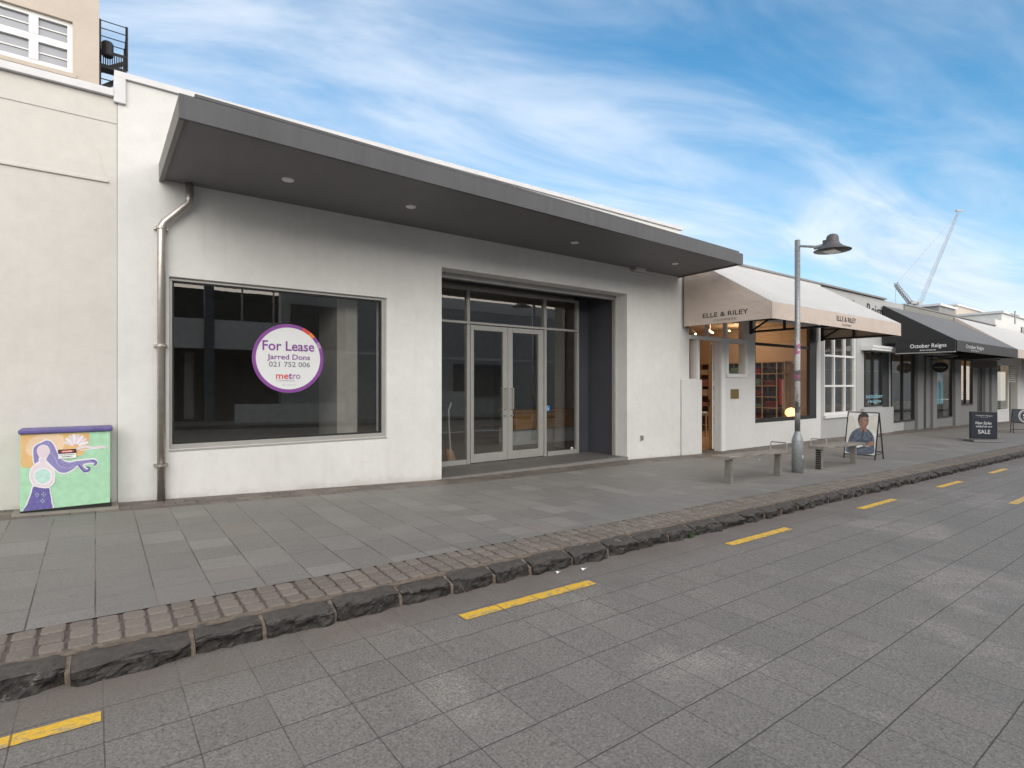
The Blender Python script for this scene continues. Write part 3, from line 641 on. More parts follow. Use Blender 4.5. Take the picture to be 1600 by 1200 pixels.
fp = MB(); fp.hexa([cv(inset(ol, .12, .0), CZ+.187), cv(inset(orr, -.14, .0), CZ+.187), cv(inset(orr, -.14, .1), CZ+.187), cv(inset(ol, .12, .1), CZ+.187), cv(inset(ol, .12, .0), CZ+.215), cv(inset(orr, -.14, .0), CZ+.215), cv(inset(orr, -.14, .1), CZ+.215), cv(inset(ol, .12, .1), CZ+.215)])
fp.build('flashing', mt['fascia'], co)
en = MB(); en.box(.581, .626, 5.63, FY-.004, CZ-.024, CZ+.183); en.build('end_panel', mt['endpanel'], co)
en = MB(); en.hexa([(orr.x-.045, orr.y+.05, CZ-.024), (orr.x, orr.y+.05, CZ-.024), (cx1, FY-.004, CZ-.024), (cx1-.045, FY-.004, CZ-.024), (orr.x-.045, orr.y+.05, CZ+.183), (orr.x, orr.y+.05, CZ+.183), (cx1, FY-.004, CZ+.183), (cx1-.045, FY-.004, CZ+.183)])
en.build('end_panel', mt['endpanel'], co)
for px, py in ((450, 281), (642, 323), (898, 379), (1055, 412)):
    r = ray(px, py); t = (CZ-HC)/r[2]; m = MB(); m.lathe([(.062, -.008), (.068, -.002), (.068, .012)], (r[0]*t, r[1]*t, CZ+.0), 20); d_ = m.build('downlight', mt['wtrim'], co, smooth=False)
    MB().lathe([(.045, -.012), (.045, -.006)], (r[0]*t, r[1]*t, CZ), 16).build('lens', mt['lens'], d_)
m = MB(); p = at(999, 421, FY-.07); m.box(p.x-.20, p.x+.16, FY-.13, FY-.003, p.z-.055, p.z+.055); wl = m.build('bulkhead_light', mt['steel'], ws, bevel=.02)
MB().box(p.x-.16, p.x+.12, FY-.145, FY-.131, p.z-.04, p.z+.03).build('lens', mt['lens'], wl)
# downpipe
PYY = FY-.075; pxa, pxb = X(296.5, PYY), X(252, PYY); zA, zB = Z(297, 316, PYY), Z(252, 352, PYY)
m = MB(); m.tube([(pxa, PYY, CZ+.03), (pxa, PYY, zA+.03), (pxa-.012, PYY, zA-.02), (pxb+.03, PYY, zB+.04), (pxb, PYY, zB-.02), (pxb, PYY, .13)], .042, 18)
pipe = m.build('downpipe', mt['steel'], ws, smooth=False)
for i_, zz_ in enumerate((zB-.03, Z(252, 540, PYY), Z(250, 727, PYY))):
    m = MB(); m.lathe([(.046, -.015), (.056, -.012), (.056, .012), (.046, .015)], (pxb, PYY, zz_), 18); m.box(pxb-.07, pxb+.07, PYY+.03, FY-.002, zz_-.013, zz_+.013); m.build('bracket', mt['steel'], pipe)
for f_ in pipe.data.polygons: f_.use_smooth = True
m = MB(); p = at(1003, 684, FY-.01); m.box(p.x-.05, p.x+.03, FY-.03, FY-.002, p.z-.05, p.z+.05); m.build('wall_outlet', mt['steel'], ws, bevel=.004)
# joint line in the plaster near the right end
# interior
rm = MB(); rx0, rx1, ry1, rz1 = WX0+.1, WX1-.1, 14.5, 3.5
rm.quad((rx0, FY+.381, FZ-.01), (rx1, FY+.381, FZ-.01), (rx1, ry1, FZ-.01), (rx0, ry1, FZ-.01), 1)
rm.quad((rx0, ry1, FZ), (rx1, ry1, FZ), (rx1, ry1, rz1), (rx0, ry1, rz1)); rm.quad((rx1, FY+.381, FZ), (rx1, ry1, FZ), (rx1, ry1, rz1), (rx1, FY+.381, rz1)); rm.quad((rx0, ry1, FZ), (rx0, FY+.381, FZ), (rx0, FY+.381, rz1), (rx0, ry1, rz1))
rm.box(rx0, rx1, DY+.1, ry1, rz1, rz1+.1, 0); rm.box(rx0, dx0-1.5, FY+.39, DY+.1, rz1, rz1+.1, 0); rm.box(rx0-.1, rx1+.1, FY+.39, ry1+.1, 4.6, 4.7, 0)
rm.build('interior_walls', [mt['inner'], mt['innerfloor']], ws)
rc = thing('reception_counter', (9, 10.6, FZ), 'timber fronted reception counter seen through the right hand sidelight of the entrance', 'counter')
MB().box(7.9, 10.1, 10.4, 10.5, .42, .82).build('front_panel', mt['timber'], rc); MB().box(7.95, 10.1, 10.52, 11.1, FZ, .42).build('plinth', mt['wtrim'], rc); MB().box(7.85, 10.1, 10.35, 11.1, .83, .87).build('counter_top', mt['timber'], rc)
for (px, py, lab) in ((706, 700, 'small timber offcut leaning behind the left sidelight of the entrance'),):
    p = at(px, py, DY+.5); m = MB(); m.hexa([(p.x-.08, p.y, FZ), (p.x+.10, p.y, FZ), (p.x+.10, p.y+.1, FZ), (p.x-.08, p.y+.1, FZ), (p.x-.04, p.y+.12, FZ+.22), (p.x+.09, p.y+.12, FZ+.2), (p.x+.09, p.y+.2, FZ+.2), (p.x-.04, p.y+.2, FZ+.22)])
    tag(m.build('timber_block', mt['timber']), lab, 'timber block')
p = at(703, 690, DY+.35); m = MB(); m.tube([(p.x+.02, p.y, FZ), (p.x-.02, p.y+.02, 1.0), (p.x+.05, p.y+.03, 1.15)], .018, 8); tag(m.build('broom_handle', M('pale stick', (.5, .48, .45))), 'pale stick standing inside the left sidelight of the entrance', 'stick')

# lease sticker on the display window
LY = GY-.006; lc = Vector((2.035, LY, 1.836)); LR = .452
ls = thing('lease_sticker', lc, 'round white For Lease sticker with purple rim on the display window', 'sticker')
U_, V_ = (1, 0, 0), (0, 0, 1)
def disc(mb, r0, r1, a0, a1, m, depth, n=64):
    k = max(3, int(n*abs(a1-a0)/(2*math.pi))); pts = [a0+(a1-a0)*i/k for i in range(k+1)]
    vs = [lc+Vector((r*math.cos(a), -depth, r*math.sin(a))) for a in pts for r in (r0, r1)]
    mb.add(vs, [(2*i, 2*i+2, 2*i+3, 2*i+1)[::-1] for i in range(k)], m)
m = MB(); disc(m, 0, LR-.045, 0, 2*math.pi, 0, .0); m.build('sticker_face', mt['vinyl'], ls)
m = MB(); disc(m, LR-.046, LR, 0, 2*math.pi, 0, .001); m.build('rim', mt['purple'], ls)
m = MB(); disc(m, LR-.046, LR, R(52), R(66), 0, .002); disc(m, LR-.046, LR, R(42), R(52), 1, .002); disc(m, LR-.046, LR, R(20), R(31), 2, .002); m.build('rim_accents', [mt['red'], mt['orange'], mt['lilac']], ls)
m = LB(); LC = lc
lettering(m, 'For Lease', LC+Vector((0, 0, .165)), U_, V_, .655, .125, 0, bold=.016)
lettering(m, 'Jarred Dons', LC+Vector((0, 0, .02)), U_, V_, .54, .068, 0, bold=.014)
lettering(m, '021 752 006', LC+Vector((0.01, 0, -.078)), U_, V_, .52, .066, 1, bold=.012)
lettering(m, 'me', LC+Vector((-.085, 0, -.225)), U_, V_, .155, .085, 2, bold=.015)
lettering(m, 't', LC+Vector((.015, 0, -.225)), U_, V_, .04, .085, 0, bold=.03)
lettering(m, 'ro', LC+Vector((.095, 0, -.225)), U_, V_, .10, .085, 3, bold=.02)
lettering(m, 'COMMERCIAL', LC+Vector((-.04, 0, -.292)), U_, V_, .24, .016, 1)
lettering(m, 'metrocommercial.co.nz', LC+Vector((0, 0, -.345)), U_, V_, .17, .011, 1)
m.build('lettering', [mt['purple'], mt['textgrey'], mt['red'], mt['lilac']], ls)
# small stickers on the entrance glass
p = at(855.8, 638, DY-.007); m = MB(); m.quad((p.x-.055, p.y, p.z-.055), (p.x+.055, p.y, p.z-.055), (p.x+.055, p.y, p.z+.055), (p.x-.055, p.y, p.z+.055), 0)
def sh(pts, k=.055): stroke(m, [(a*k, b*k) for a, b in pts], .012, p, U_, V_, 1)
stroke(m, [(-.008, .035), (-.006, .0), (.018, -.002), (.026, -.028)], .010, p, U_, V_, 1); stroke(m, [(-.02, .0), (-.032, -.02), (-.02, -.038), (.0, -.04), (.016, -.028)], .007, p, U_, V_, 1); disc0 = [(-.008+.008*math.cos(t), .042+.008*math.sin(t)) for t in [i*math.pi/4 for i in range(8)]]; shape(m, disc0, p, U_, V_, 1, .003, False)
tag(m.build('accessibility_sticker', [mt['blue'], mt['wink']]), 'small blue wheelchair access sticker on the glass right of the doors', 'sticker')
p = at(893.5, 701, DY-.007); m = MB(); m.quad((p.x-.03, p.y, p.z-.03), (p.x+.03, p.y, p.z-.03), (p.x+.03, p.y, p.z+.03), (p.x-.03, p.y, p.z+.03), 0); shape(m, [(-.015, -.012), (.015, -.012), (.015, .01), (-.015, .01)], p, U_, V_, 1, .002, False)
tag(m.build('security_sticker', [mt['wink'], mt['red']]), 'tiny white and red sticker low on the glass at the right of the entrance', 'sticker')

# ------------------------------------------------------------------ PAINTED CABINET
KY = 7.2
kb = thing('electrical_cabinet', (-.24, 7.33, .22), 'green cabinet painted with a long haired woman, standing against the cream wall', 'electrical cabinet')
kx0, kx1 = X(31, KY), X(172.5, KY); kz1 = Z(100, 676, KY)
gm = M('mint painted steel', (.36, .62, .42), .6, var=.12, vs=14); om = M('orange paint', (.68, .44, .19), .6, var=.1, vs=12); om2 = M('pale peach paint', (.74, .56, .38), .6, var=.1)
vm_ = M('violet paint', (.13, .11, .33), .6, var=.3, vs=40); vl = M('light violet paint', (.36, .34, .56), .6, var=.2, vs=40); pk = M('pale pink paint', (.70, .60, .66), .6, var=.08); wp = M('white paint', (.76, .73, .77), .6, var=.05); tq = M('turquoise paint', (.45, .67, .60), .6, var=.15, vs=30)
MB().box(kx0, kx1, KY, FY-.01, facade_z(-.3)+.035, kz1).build('body', gm, kb, bevel=.008)
MB().box(kx0+.0, kx1+.01, KY+.02, FY-.01, facade_z(-.3)-.1, facade_z(-.3)+.034).build('plinth', mt['black'], kb)
MB().hexa([(kx0-.06, KY-.07, facade_z(-.5)-.05), (kx1+.07, KY-.07, facade_z(.1)-.05), (kx1+.07, FY-.02, facade_z(.1)-.05), (kx0-.06, FY-.02, facade_z(-.5)-.05), (kx0-.06, KY-.07, facade_z(-.6)+.005), (kx1+.07, KY-.07, facade_z(.2)+.012), (kx1+.07, FY-.02, facade_z(.2)+.012), (kx0-.06, FY-.02, facade_z(-.6)+.005)]).build('concrete_base', M('cabinet base', (.25, .23, .2), .9, var=.15), kb)
MB().box(kx0-.012, kx1+.02, KY-.03, FY-.005, kz1+.001, kz1+.045).build('lid', M('violet lid', (.115, .095, .27), .5, var=.3, vs=9), kb, bevel=.012)
art = MB(); A0 = Vector((0, KY, 0))
def cpx(p): q = at(p[0]/6.665, 640+p[1]/6.665, KY); return (min(max(q.x, kx0+.004), kx1-.004), min(max(q.z, facade_z(-.3)+.04), kz1-.002))
def ash(pts, mi, dp_, sm=True): pts = smooth_poly(pts, 6) if sm else pts; shape(art, [cpx(p) for p in pts], A0, U_, V_, mi, dp_, False)
def astk(pts, wd, mi, dp_): stroke(art, [cpx(p) for p in smooth_poly(pts, 6, False)], wd/6.665*7.2/FPX/1.25, A0, U_, V_, mi, dp_, raw=True)
ash([(215, 240), (925, 240), (935, 290), (905, 400), (860, 470), (760, 505), (560, 500), (420, 560), (330, 605), (260, 605), (215, 590)], 0, .0015, False)
ash([(300, 330), (430, 260), (640, 270), (660, 400), (560, 470), (420, 420), (330, 480), (270, 430)], 1, .0018)
hair = [(360, 560), (348, 470), (352, 400), (385, 365), (430, 345), (480, 322), (530, 335), (565, 380), (600, 460), (640, 520), (720, 550), (800, 535), (900, 525), (985, 520), (1010, 560), (985, 585), (975, 555), (900, 560), (860, 580), (900, 620), (925, 612), (925, 590), (895, 595), (905, 580), (935, 590), (942, 625), (905, 655), (850, 625), (815, 580), (760, 620), (690, 655), (620, 650), (560, 600), (520, 565), (480, 530), (400, 540)]
art.build('painted_sun', [om, om2], kb); art = MB()
cxh, cyh = 600, 500
def grow(pts, k):
    out = []
    n = len(pts)
    for i in range(n):
        a, b = pts[i-1], pts[(i+1) % n]; tx, ty = b[0]-a[0], b[1]-a[1]; l = math.hypot(tx, ty) or 1; out.append((pts[i][0]+ty/l*k, pts[i][1]-tx/l*k))
    return out
ash(grow(hair[:22] + hair[26:], 13), 5, .0022)
ash(hair[:22] + hair[26:], 4, .0026)
for k_ in range(9):
    o_ = k_*9; astk([(500-k_*8, 345+k_*6), (545+o_*.3, 430+o_), (600+o_*.2, 520+o_), (700, 560+o_*.9), (830, 545+o_*.5), (960, 530+o_*.2)] if k_ < 7 else [(375+k_*3, 390), (362+k_*5, 450), (370+k_*4, 540)], 9, 2 if k_ % 2 else 3, .0030+.0001*k_)
astk([(820, 575), (870, 640), (915, 640), (930, 605), (900, 600)], 15, 2, .0042); astk([(940, 530), (1000, 540), (1000, 570), (975, 578)], 11, 2, .0042); astk([(975, 630), (1035, 635), (1020, 605)], 6, 7, .0042)
bodyp = [(410, 500), (480, 500), (490, 545), (560, 610), (578, 690), (560, 770), (500, 815), (430, 815), (355, 795), (310, 740), (303, 660), (335, 590), (400, 545)]
ash(bodyp, 5, .0046); ash(grow(bodyp, -16), 6, .0050)
ash([(450, 605), (520, 625), (545, 690), (520, 760), (450, 785), (380, 765), (350, 700), (375, 630)], 5, .0054)
ash([(450, 618), (505, 635), (528, 690), (505, 745), (450, 770), (392, 750), (362, 700), (385, 640)], 7, .0057)
head = [(455, 365), (500, 385), (520, 430), (505, 475), (480, 505), (430, 505), (395, 470), (385, 420), (410, 380)]
ash(head, 5, .0050); ash(grow(head, -7), 6, .0054)
ash([(350, 780), (505, 800), (530, 860), (548, 960), (540, 1050), (240, 1085), (265, 1000), (310, 880)], 5, .0040); ash([(362, 795), (500, 812), (520, 870), (535, 960), (525, 1046), (252, 1072), (285, 985), (325, 880)], 2, .0044)
for (fx_, fy_) in ((385, 885), (455, 882), (443, 950)):
    for a_, b_ in ((0, -16), (0, 16), (-16, 0), (16, 0)): ash([(fx_+a_-6, fy_+b_), (fx_+a_, fy_+b_-6), (fx_+a_+6, fy_+b_), (fx_+a_, fy_+b_+6)], 7, .0048)
PM = [om, om2, vm_, vl, M('mid violet paint', (.24, .22, .46), .6), wp, pk, tq]
art.build('painted_woman', PM, kb); art = MB()
for i_ in range(8):
    t_ = -1.25+i_*.36; ex_, ey_ = 790+math.sin(t_)*135, 375-math.cos(t_)*120; astk([(790+math.sin(t_)*30, 378-math.cos(t_)*20), ((790+ex_)/2, (375+ey_)/2), (ex_, ey_)], 26, 5 if i_ % 2 else 6, .0022+.0001*i_)
art.build('painted_shell', PM, kb); art = MB()
astk([(790, 415), (880, 385), (980, 398), (1060, 385), (1100, 400)], 26, 6, .0030); astk([(830, 425), (960, 410), (1050, 400)], 9, 5, .0034)
art.build('painted_ribbon', PM, kb)
wl_ = LB(); wx_ = lambda a: cpx((a, 0))[0]; wz_ = lambda b: cpx((700, b))[1]
wl_.box(wx_(606), wx_(795), KY-.012, KY-.007, wz_(507), wz_(412)+.0, 0); wl_.box(wx_(606), wx_(795), KY-.0135, KY-.0125, wz_(455), wz_(412), 1)
cc = Vector(((wx_(606)+wx_(795))/2, KY-.0135, (wz_(455)+wz_(412))/2)); shape(wl_, [(.075*math.cos(i*math.pi/10)*.78, .012*math.sin(i*math.pi/10)) for i in range(20)], cc, U_, V_, 2, .001, False)
lettering(wl_, 'DANGER', cc, U_, V_, .075, .013, 0, bold=.03, depth=.002)
lettering(wl_, 'LIVE ELECTRICAL', cc+Vector((0, .002, -.033)), U_, V_, .12, .009, 1, bold=.01, depth=.002); lettering(wl_, 'EQUIPMENT', cc+Vector((0, .002, -.052)), U_, V_, .08, .009, 1, bold=.01, depth=.002)
wl_.build('warning_label', [mt['wink'], mt['ink'], mt['red']], kb)

# ------------------------------------------------------------------ CASHMERE SHOP
SY = 7.55
cs = thing('cashmere_shop', (13.6, SY, -.1), 'small white shop with a beige hooded awning, open door and lit window display', 'building')
def sx(px): return X(px, SY)
def sz(px, py): return Z(px, py, SY)
holes = [(sx(1077), sx(1088), 1.62, 2.52), (sx(1091), sx(1125), -1, 2.52), (sx(1137), sx(1163), 1.75, 2.5), (sx(1077), sx(1163), 2.6, 3.05), (sx(1180), sx(1276), .5, 3.15)]
SXR = sx(1282.5)
mb = MB(); mb.wall(WX1+.003, SXR, -1, 4.42, SY, SY+.16, holes); mb.build('wall', mt['white2'], cs, bevel=.004, weld=True)
MB().box(WX1+.01, SXR+4.9, SY-.03, SY+.2, 4.425, 4.475).build('coping', mt['greydark'], cs)
m = MB(); m.box(WX1+.05, sx(1093.5), SY-.055, SY-.002, -1, 1.6); m.build('low_screen_wall', mt['white2'], cs, bevel=.006)
# door casing, open door leaf and small panes
m = MB()
for a, b, c, e in ((1088.2, 1091.0, -.2, 2.56), (1125, 1131.5, -.2, 2.56)): m.box(sx(a), sx(b), SY-.04, SY-.002, c, e)
m.box(sx(1076), sx(1166), SY-.045, SY-.002, 2.52, 2.60); m.box(sx(1134), sx(1166), SY-.035, SY-.002, 1.66, 1.75); m.box(sx(1163), sx(1166.5), SY-.035, SY-.002, 1.751, 2.519); m.box(sx(1132.5), sx(1137), SY-.035, SY-.002, 1.751, 2.519)
m.box(sx(1104), sx(1106), SY-.03, SY+.05, 2.601, 3.04); m.box(sx(1132), sx(1134.5), SY-.03, SY+.05, 2.601, 3.04)
m.build('door_surround', mt['wtrim'], cs, bevel=.004)
hx = sx(1124); m = MB(); m.hexa([(hx-.03, SY+.17, -.06), (hx+.02, SY+.17, -.06), (hx+.62, SY+.63, -.06), (hx+.58, SY+.66, -.06), (hx-.03, SY+.17, 2.5), (hx+.02, SY+.17, 2.5), (hx+.62, SY+.63, 2.5), (hx+.58, SY+.66, 2.5)]); dl = m.build('door', mt['wtrim'], cs, bevel=.004)
MB().tube([(hx+.46, SY+.58, .95), (hx+.46, SY+.58, 1.12)], .014, 8).build('handle', mt['black'], dl)
m = MB()
for a, b, c, e in ((1077, 1088, 1.62, 2.52), (1137, 1163, 1.75, 2.5), (1077, 1163, 2.6, 3.05)): m.quad((sx(a), SY+.07, c), (sx(b), SY+.07, c), (sx(b), SY+.07, e), (sx(a), SY+.07, e))
m.build('small_panes', mt['glass2'], cs)
m = MB(); a, b = sx(1180), sx(1276); m.box(a, b, SY+.01, SY+.1, .5, .6); m.box(sx(1266), b, SY+.012, SY+.10, .601, 3.14); m.box(a, a+.04, SY+.012, SY+.1, .601, 3.14); m.box(a+.04, sx(1266), SY+.03, SY+.09, 2.50, 2.57)
sw = m.build('shop_window', mt['black'], cs); MB().quad((a, SY+.06, .55), (b, SY+.06, .55), (b, SY+.06, 3.15), (a, SY+.06, 3.15)).build('pane', mt['glass2'], sw)
p0, p1 = at(1142, 623, SY-.01), at(1154, 608, SY-.01); m = MB(); m.box(p0.x, p1.x, SY-.02, SY-.002, p0.z, p1.z); pq = m.build('brass_plaque', mt['brass'], cs, bevel=.003)
m = LB(); lettering(m, 'CASHMERE', ((p0.x+p1.x)/2, SY-.021, (p0.z+p1.z)/2+.02), U_, V_, .16, .018, 0); lettering(m, 'OPEN DAILY', ((p0.x+p1.x)/2, SY-.021, (p0.z+p1.z)/2-.03), U_, V_, .12, .014, 0) if False else None
# awning
AX0, AX1, AO = 10.385, 16.94, 5.49; zt_, zo, zv = 4.33, 3.085, 2.765
m = MB(); T = [(AX0, FY-.02, zt_), (AX1, FY-.02, zt_), (AX1, AO, zo), (AX0, AO, zo)]
# roof subdivided with slight sag between rafters
NX, NYs = 24, 8
for i in range(NX):
    for j in range(NYs):
        def pt(i_, j_):
            u, v = i_/NX, j_/NYs; sag = -.018*math.sin(math.pi*v)*abs(math.sin(math.pi*u*3)); return (AX0+(AX1-AX0)*u, FY-.02+(AO-FY+.02)*v, zt_+(zo-zt_)*v+sag)
        m.quad(pt(i, j), pt(i, j+1), pt(i+1, j+1), pt(i+1, j), 0)
m.add([(AX0, FY-.02, zt_), (AX0, FY-.02, zv), (AX0, AO, zv), (AX0, AO, zo)], [(0, 1, 2, 3)], 1); m.add([(AX1, FY-.02, zt_), (AX1, AO, zo), (AX1, AO, zv), (AX1, FY-.02, zv)], [(0, 1, 2, 3)], 1)
m.quad((AX0, AO, zv), (AX1, AO, zv), (AX1, AO, zo), (AX0, AO, zo), 1)
aw = m.build('awning', [mt['awn_top'], mt['awn_side']], cs, solid=.008, weld=True)
m = MB()
for xx in (AX0+.06, 13.05, AX1-.06):
    m.bar((xx, FY-.06, zv+.03), (xx, AO+.04, zv+.03), .05, .05); m.bar((xx, FY-.06, zt_-.1), (xx, AO+.04, zo-.06), .04, .04); m.bar((xx, FY-.06, zv-.02), (xx, FY-.06, zt_-.1), .06, .06); m.bar((xx, FY-.06, zv+.05), (xx, FY-.55, zv+.32), .04, .04); m.bar((xx, 6.6, zv+.03), (xx, 6.6, zt_-.66), .05, .05); m.bar((xx, FY-.1, zv+.32), (xx, AO+.3, zv+.24), .035, .035)
m.bar((AX0, AO+.03, zv+.04), (AX1, AO+.03, zv+.04), .03, .05); m.build('frame', mt['black'], aw)
m = LB(); UA, VA = (0, -1, 0), (0, 0, 1)
lettering(m, 'ELLE & RILEY', (AX0-.006, 6.49, 2.955), UA, VA, 1.03, .095, 0, bold=.006); lettering(m, 'CASHMERE', (AX0-.006, 6.49, 2.835), UA, VA, .52, .05, 1)
lettering(m, 'ELLE & RILEY', ((X(1307, AO)+X(1337, AO))/2, AO-.006, 2.965), U_, V_, 1.0, .11, 0, bold=.006); lettering(m, 'CASHMERE', ((X(1307, AO)+X(1337, AO))/2, AO-.006, 2.835), U_, V_, .5, .05, 1)
m.build('lettering', [mt['ink'], mt['inkbrown']], aw)
# interior
ix0, ix1, iy1 = WX1+.05, 17.02, 12.2
m = MB(); fzc = -.11
m.quad((ix0, SY+.165, fzc), (ix1, SY+.165, fzc), (ix1, iy1, fzc), (ix0, iy1, fzc), 1); m.quad((ix0, iy1, fzc), (ix1, iy1, fzc), (ix1, iy1, 3.3), (ix0, iy1, 3.3)); m.quad((ix1, SY+.165, fzc), (ix1, iy1, fzc), (ix1, iy1, 3.3), (ix1, SY+.165, 3.3)); m.quad((ix0, iy1, fzc), (ix0, SY+.165, fzc), (ix0, SY+.165, 3.3), (ix0, iy1, 3.3)); m.box(ix0, ix1, SY+.17, iy1, 3.3, 3.35)
m.build('interior_walls', [mt['warmwall'], mt['oak']], cs)
tl = thing('track_light', (12.8, 8.9, 3.28), 'white ceiling track with three lit spotlights above the shop door', 'ceiling light')
MB().box(11.6, 15.2, 8.88, 8.92, 3.25, 3.299).build('track', mt['wtrim'], tl)
for px, py in ((1083, 520), (1110, 518), (1136, 515)):
    Y_ = 8.9; p = at(px, py, Y_); m = MB(); m.tube([(p.x, Y_, 3.25), (p.x, Y_, p.z+.02)], .01, 6); m.tube([(p.x-.03, Y_+.03, p.z+.06), (p.x-.03+.04, Y_-.05, p.z-.03)], .04, 12); s_ = m.build('spot', mt['wtrim'], tl); MB().lathe([(.036, 0), (.036, .01)], (p.x+.012, Y_-.056, p.z-.034), 12, tilt=Matrix.Rotation(R(50), 3, 'X')).build('lamp_face', mt['spot'], s_)
for (lx, ly) in ((13.2, 9.0), (15.8, 9.4)):
    L = bpy.data.objects.new('shop_lamp', bpy.data.lights.new('shop_lamp', 'POINT')); C.objects.link(L); L.location = (lx, ly, 2.9); L.data.energy = 19; L.data.color = (1, .70, .42); L.data.shadow_soft_size = .15
    L.parent = tl; L.matrix_parent_inverse = Matrix.Translation(-tl.location)
su = thing('shelving_unit', (16.83, 9.9, fzc), 'oak shelving of folded jumpers against the right hand wall of the cashmere shop', 'shelves')
ybd = [8.42, 8.66, 9.12, 9.6, 10.3, 11.0, 11.5]; zsh = [.08, .41, .76, 1.10, 1.44, 1.82, 2.18]
m = MB()
for yy in ybd: m.box(16.63, 16.66, yy-.015, yy+.015, fzc, 2.2); m.box(16.98, 17.01, yy-.015, yy+.015, fzc, 2.2)
m.build('upright', mt['oak'], su); m = MB()
for zz_ in zsh:
    m = MB()
    for a, b in zip(ybd, ybd[1:]):
        if a > 8.5 or zz_ in (.08, 1.82, 2.18): m.box(16.62, 17.01, a+.016, b-.016, zz_-.012, zz_+.012)
    m.build('shelf', mt['oak'], su)
m = MB(); m.box(17.012, 17.016, 8.62, 11.5, 0, 2.2); m.build('back_panel', M('shelf back', (.10, .07, .06)), su)
cols = {'maroon': (.20, .025, .03), 'navy': (.02, .025, .05), 'cream': (.62, .58, .5), 'teal': (.14, .26, .24), 'charcoal': (.035, .035, .04), 'pink': (.5, .22, .22), 'mustard': (.5, .3, .08)}
cm_ = {k_: M(k_+' knit', v_, .95, var=.2, vs=50, bump=.3) for k_, v_ in cols.items()}
random.seed(11); names = list(cols); used = set()
shelfname = {1.82: 'top', 1.44: 'second', 1.10: 'third', .76: 'fourth', .41: 'lowest visible'}
for ci, (a, b) in enumerate(zip(ybd[1:], ybd[2:])):
    for zz_ in (1.82, 1.44, 1.10, .76, .41):
        k_ = names[(ci*3+int(zz_*10)) % 7]; wv = (b-a)/2-.06; cyy = (a+b)/2; m = MB(); n_ = 2+(ci+int(zz_*7)) % 3; zz0 = zz_+.013
        for q in range(n_): h_ = .05; m.box(16.66+random.uniform(0, .02), 16.95, cyy-wv+random.uniform(0, .03), cyy+wv-random.uniform(0, .03), zz0+.001, zz0+h_); zz0 += h_
        tag(m.build('folded_jumpers', cm_[k_], bevel=.015), f'{k_} folded jumpers on the {shelfname[zz_]} shelf, bay {["nearest the street", "second from the street", "third from the street", "fourth from the street", "farthest from the street"][ci]}', 'folded jumpers', 'folded jumpers on the shop shelves')
def garment(name, mat, yc, zb_, zt2, hw, label):
    m = MB(); prof = [(0, .3), (.08, .9), (.5, 1.0), (.95, .8), (1, .5)]; rings = []
    for t_, k_ in prof: rings.append((zt2-(zt2-zb_)*t_, hw*k_))
    b0 = len(m.v)
    for z_2, h_ in rings:
        for q in range(12): th = 2*math.pi*q/12; m.v.append(Vector((16.72+.05*math.sin(th)*h_/hw, yc+h_*math.cos(th), z_2)))
    for i in range(len(rings)-1):
        for q in range(12): m.f.append((b0+i*12+q, b0+i*12+(q+1) % 12, b0+(i+1)*12+(q+1) % 12, b0+(i+1)*12+q)); m.m.append(0)
    m.f.append(tuple(b0+q for q in range(12))); m.m.append(0); m.f.append(tuple(b0+(len(rings)-1)*12+q for q in range(12))); m.m.append(0)
    o = m.build(name, mat, smooth=True); tag(o, label, 'garment')
garment('hanging_coat', M('red coat', (.40, .02, .04), .9), 8.57, .85, 1.68, .07, 'red coat hanging at the street end of the oak shelves'); garment('hanging_shawl', M('pale shawl', (.55, .50, .46), .9), 8.49, .72, 1.66, .05, 'pale grey shawl hanging beside the red coat')
gl_ = thing('globe_lamp', (16.2, 8.0, .2), 'glowing orange globe lamp low in the cashmere shop window', 'lamp')
m = MB(); m.lathe([(.02, -.145), (.10, -.12), (.155, -.05), (.165, 0), (.155, .05), (.11, .11), (.03, .14)], (16.2, 8.0, .67), 24); m.build('globe', mt['glow'], gl_, smooth=True); MB().box(15.95, 16.45, 7.8, 8.2, fzc, .52).build('plinth', mt['warmwall'], gl_)
sh_ = thing('shop_shelf_table', (13.5, 10.2, fzc), 'small pale display table with a potted plant inside the open cashmere shop door', 'display table')
MB().box(14.1, 14.9, 9.9, 10.5, .62, .66).build('table_top', mt['wtrim'], sh_)
for a in (14.13, 14.87):
    for b in (9.93, 10.47): MB().box(a-.02, a+.02, b-.02, b+.02, fzc, .619).build('leg', mt['oak'], sh_)

# ------------------------------------------------------------------ GREY BUILDING with the boutique
BY = 7.6
gb = thing('grey_building', (20, BY, -.2), 'grey rendered building with tall white gridded window beside the beige awning', 'building')
def bx_(px): return X(px, BY)
g0, g1 = bx_(1288), bx_(1338); GXR = bx_(1412)
holes = [(g0, g1, .55, 3.3), (bx_(1350), bx_(1378), .75, 2.62), (bx_(1378.5), bx_(1390), -1, 2.62), (bx_(1391.5), bx_(1428), .12, 2.62), (bx_(1440), bx_(1447), -1, 2.62), (bx_(1461), bx_(1487), .1, 2.6), (bx_(1498), bx_(1519), .55, 2.6), (bx_(1527), bx_(1535), -1, 2.6)]
m = MB(); m.wall(SXR+.003, GXR, -1, 4.41, BY, BY+.3, holes[:4]); m.build('wall', mt['greywall'], gb)
bm2 = thing('boutique_building', (28, BY, -.3), 'grey shopfront with mossy parapet under the charcoal awning', 'building')
m = MB(); m.wall(GXR+.003, 30.2, -1, 4.40, BY, BY+.3, holes); m.wall(30.203, 36, -1, 4.40, BY, BY+.3, holes); m.build('wall', mt['greymid'], bm2)
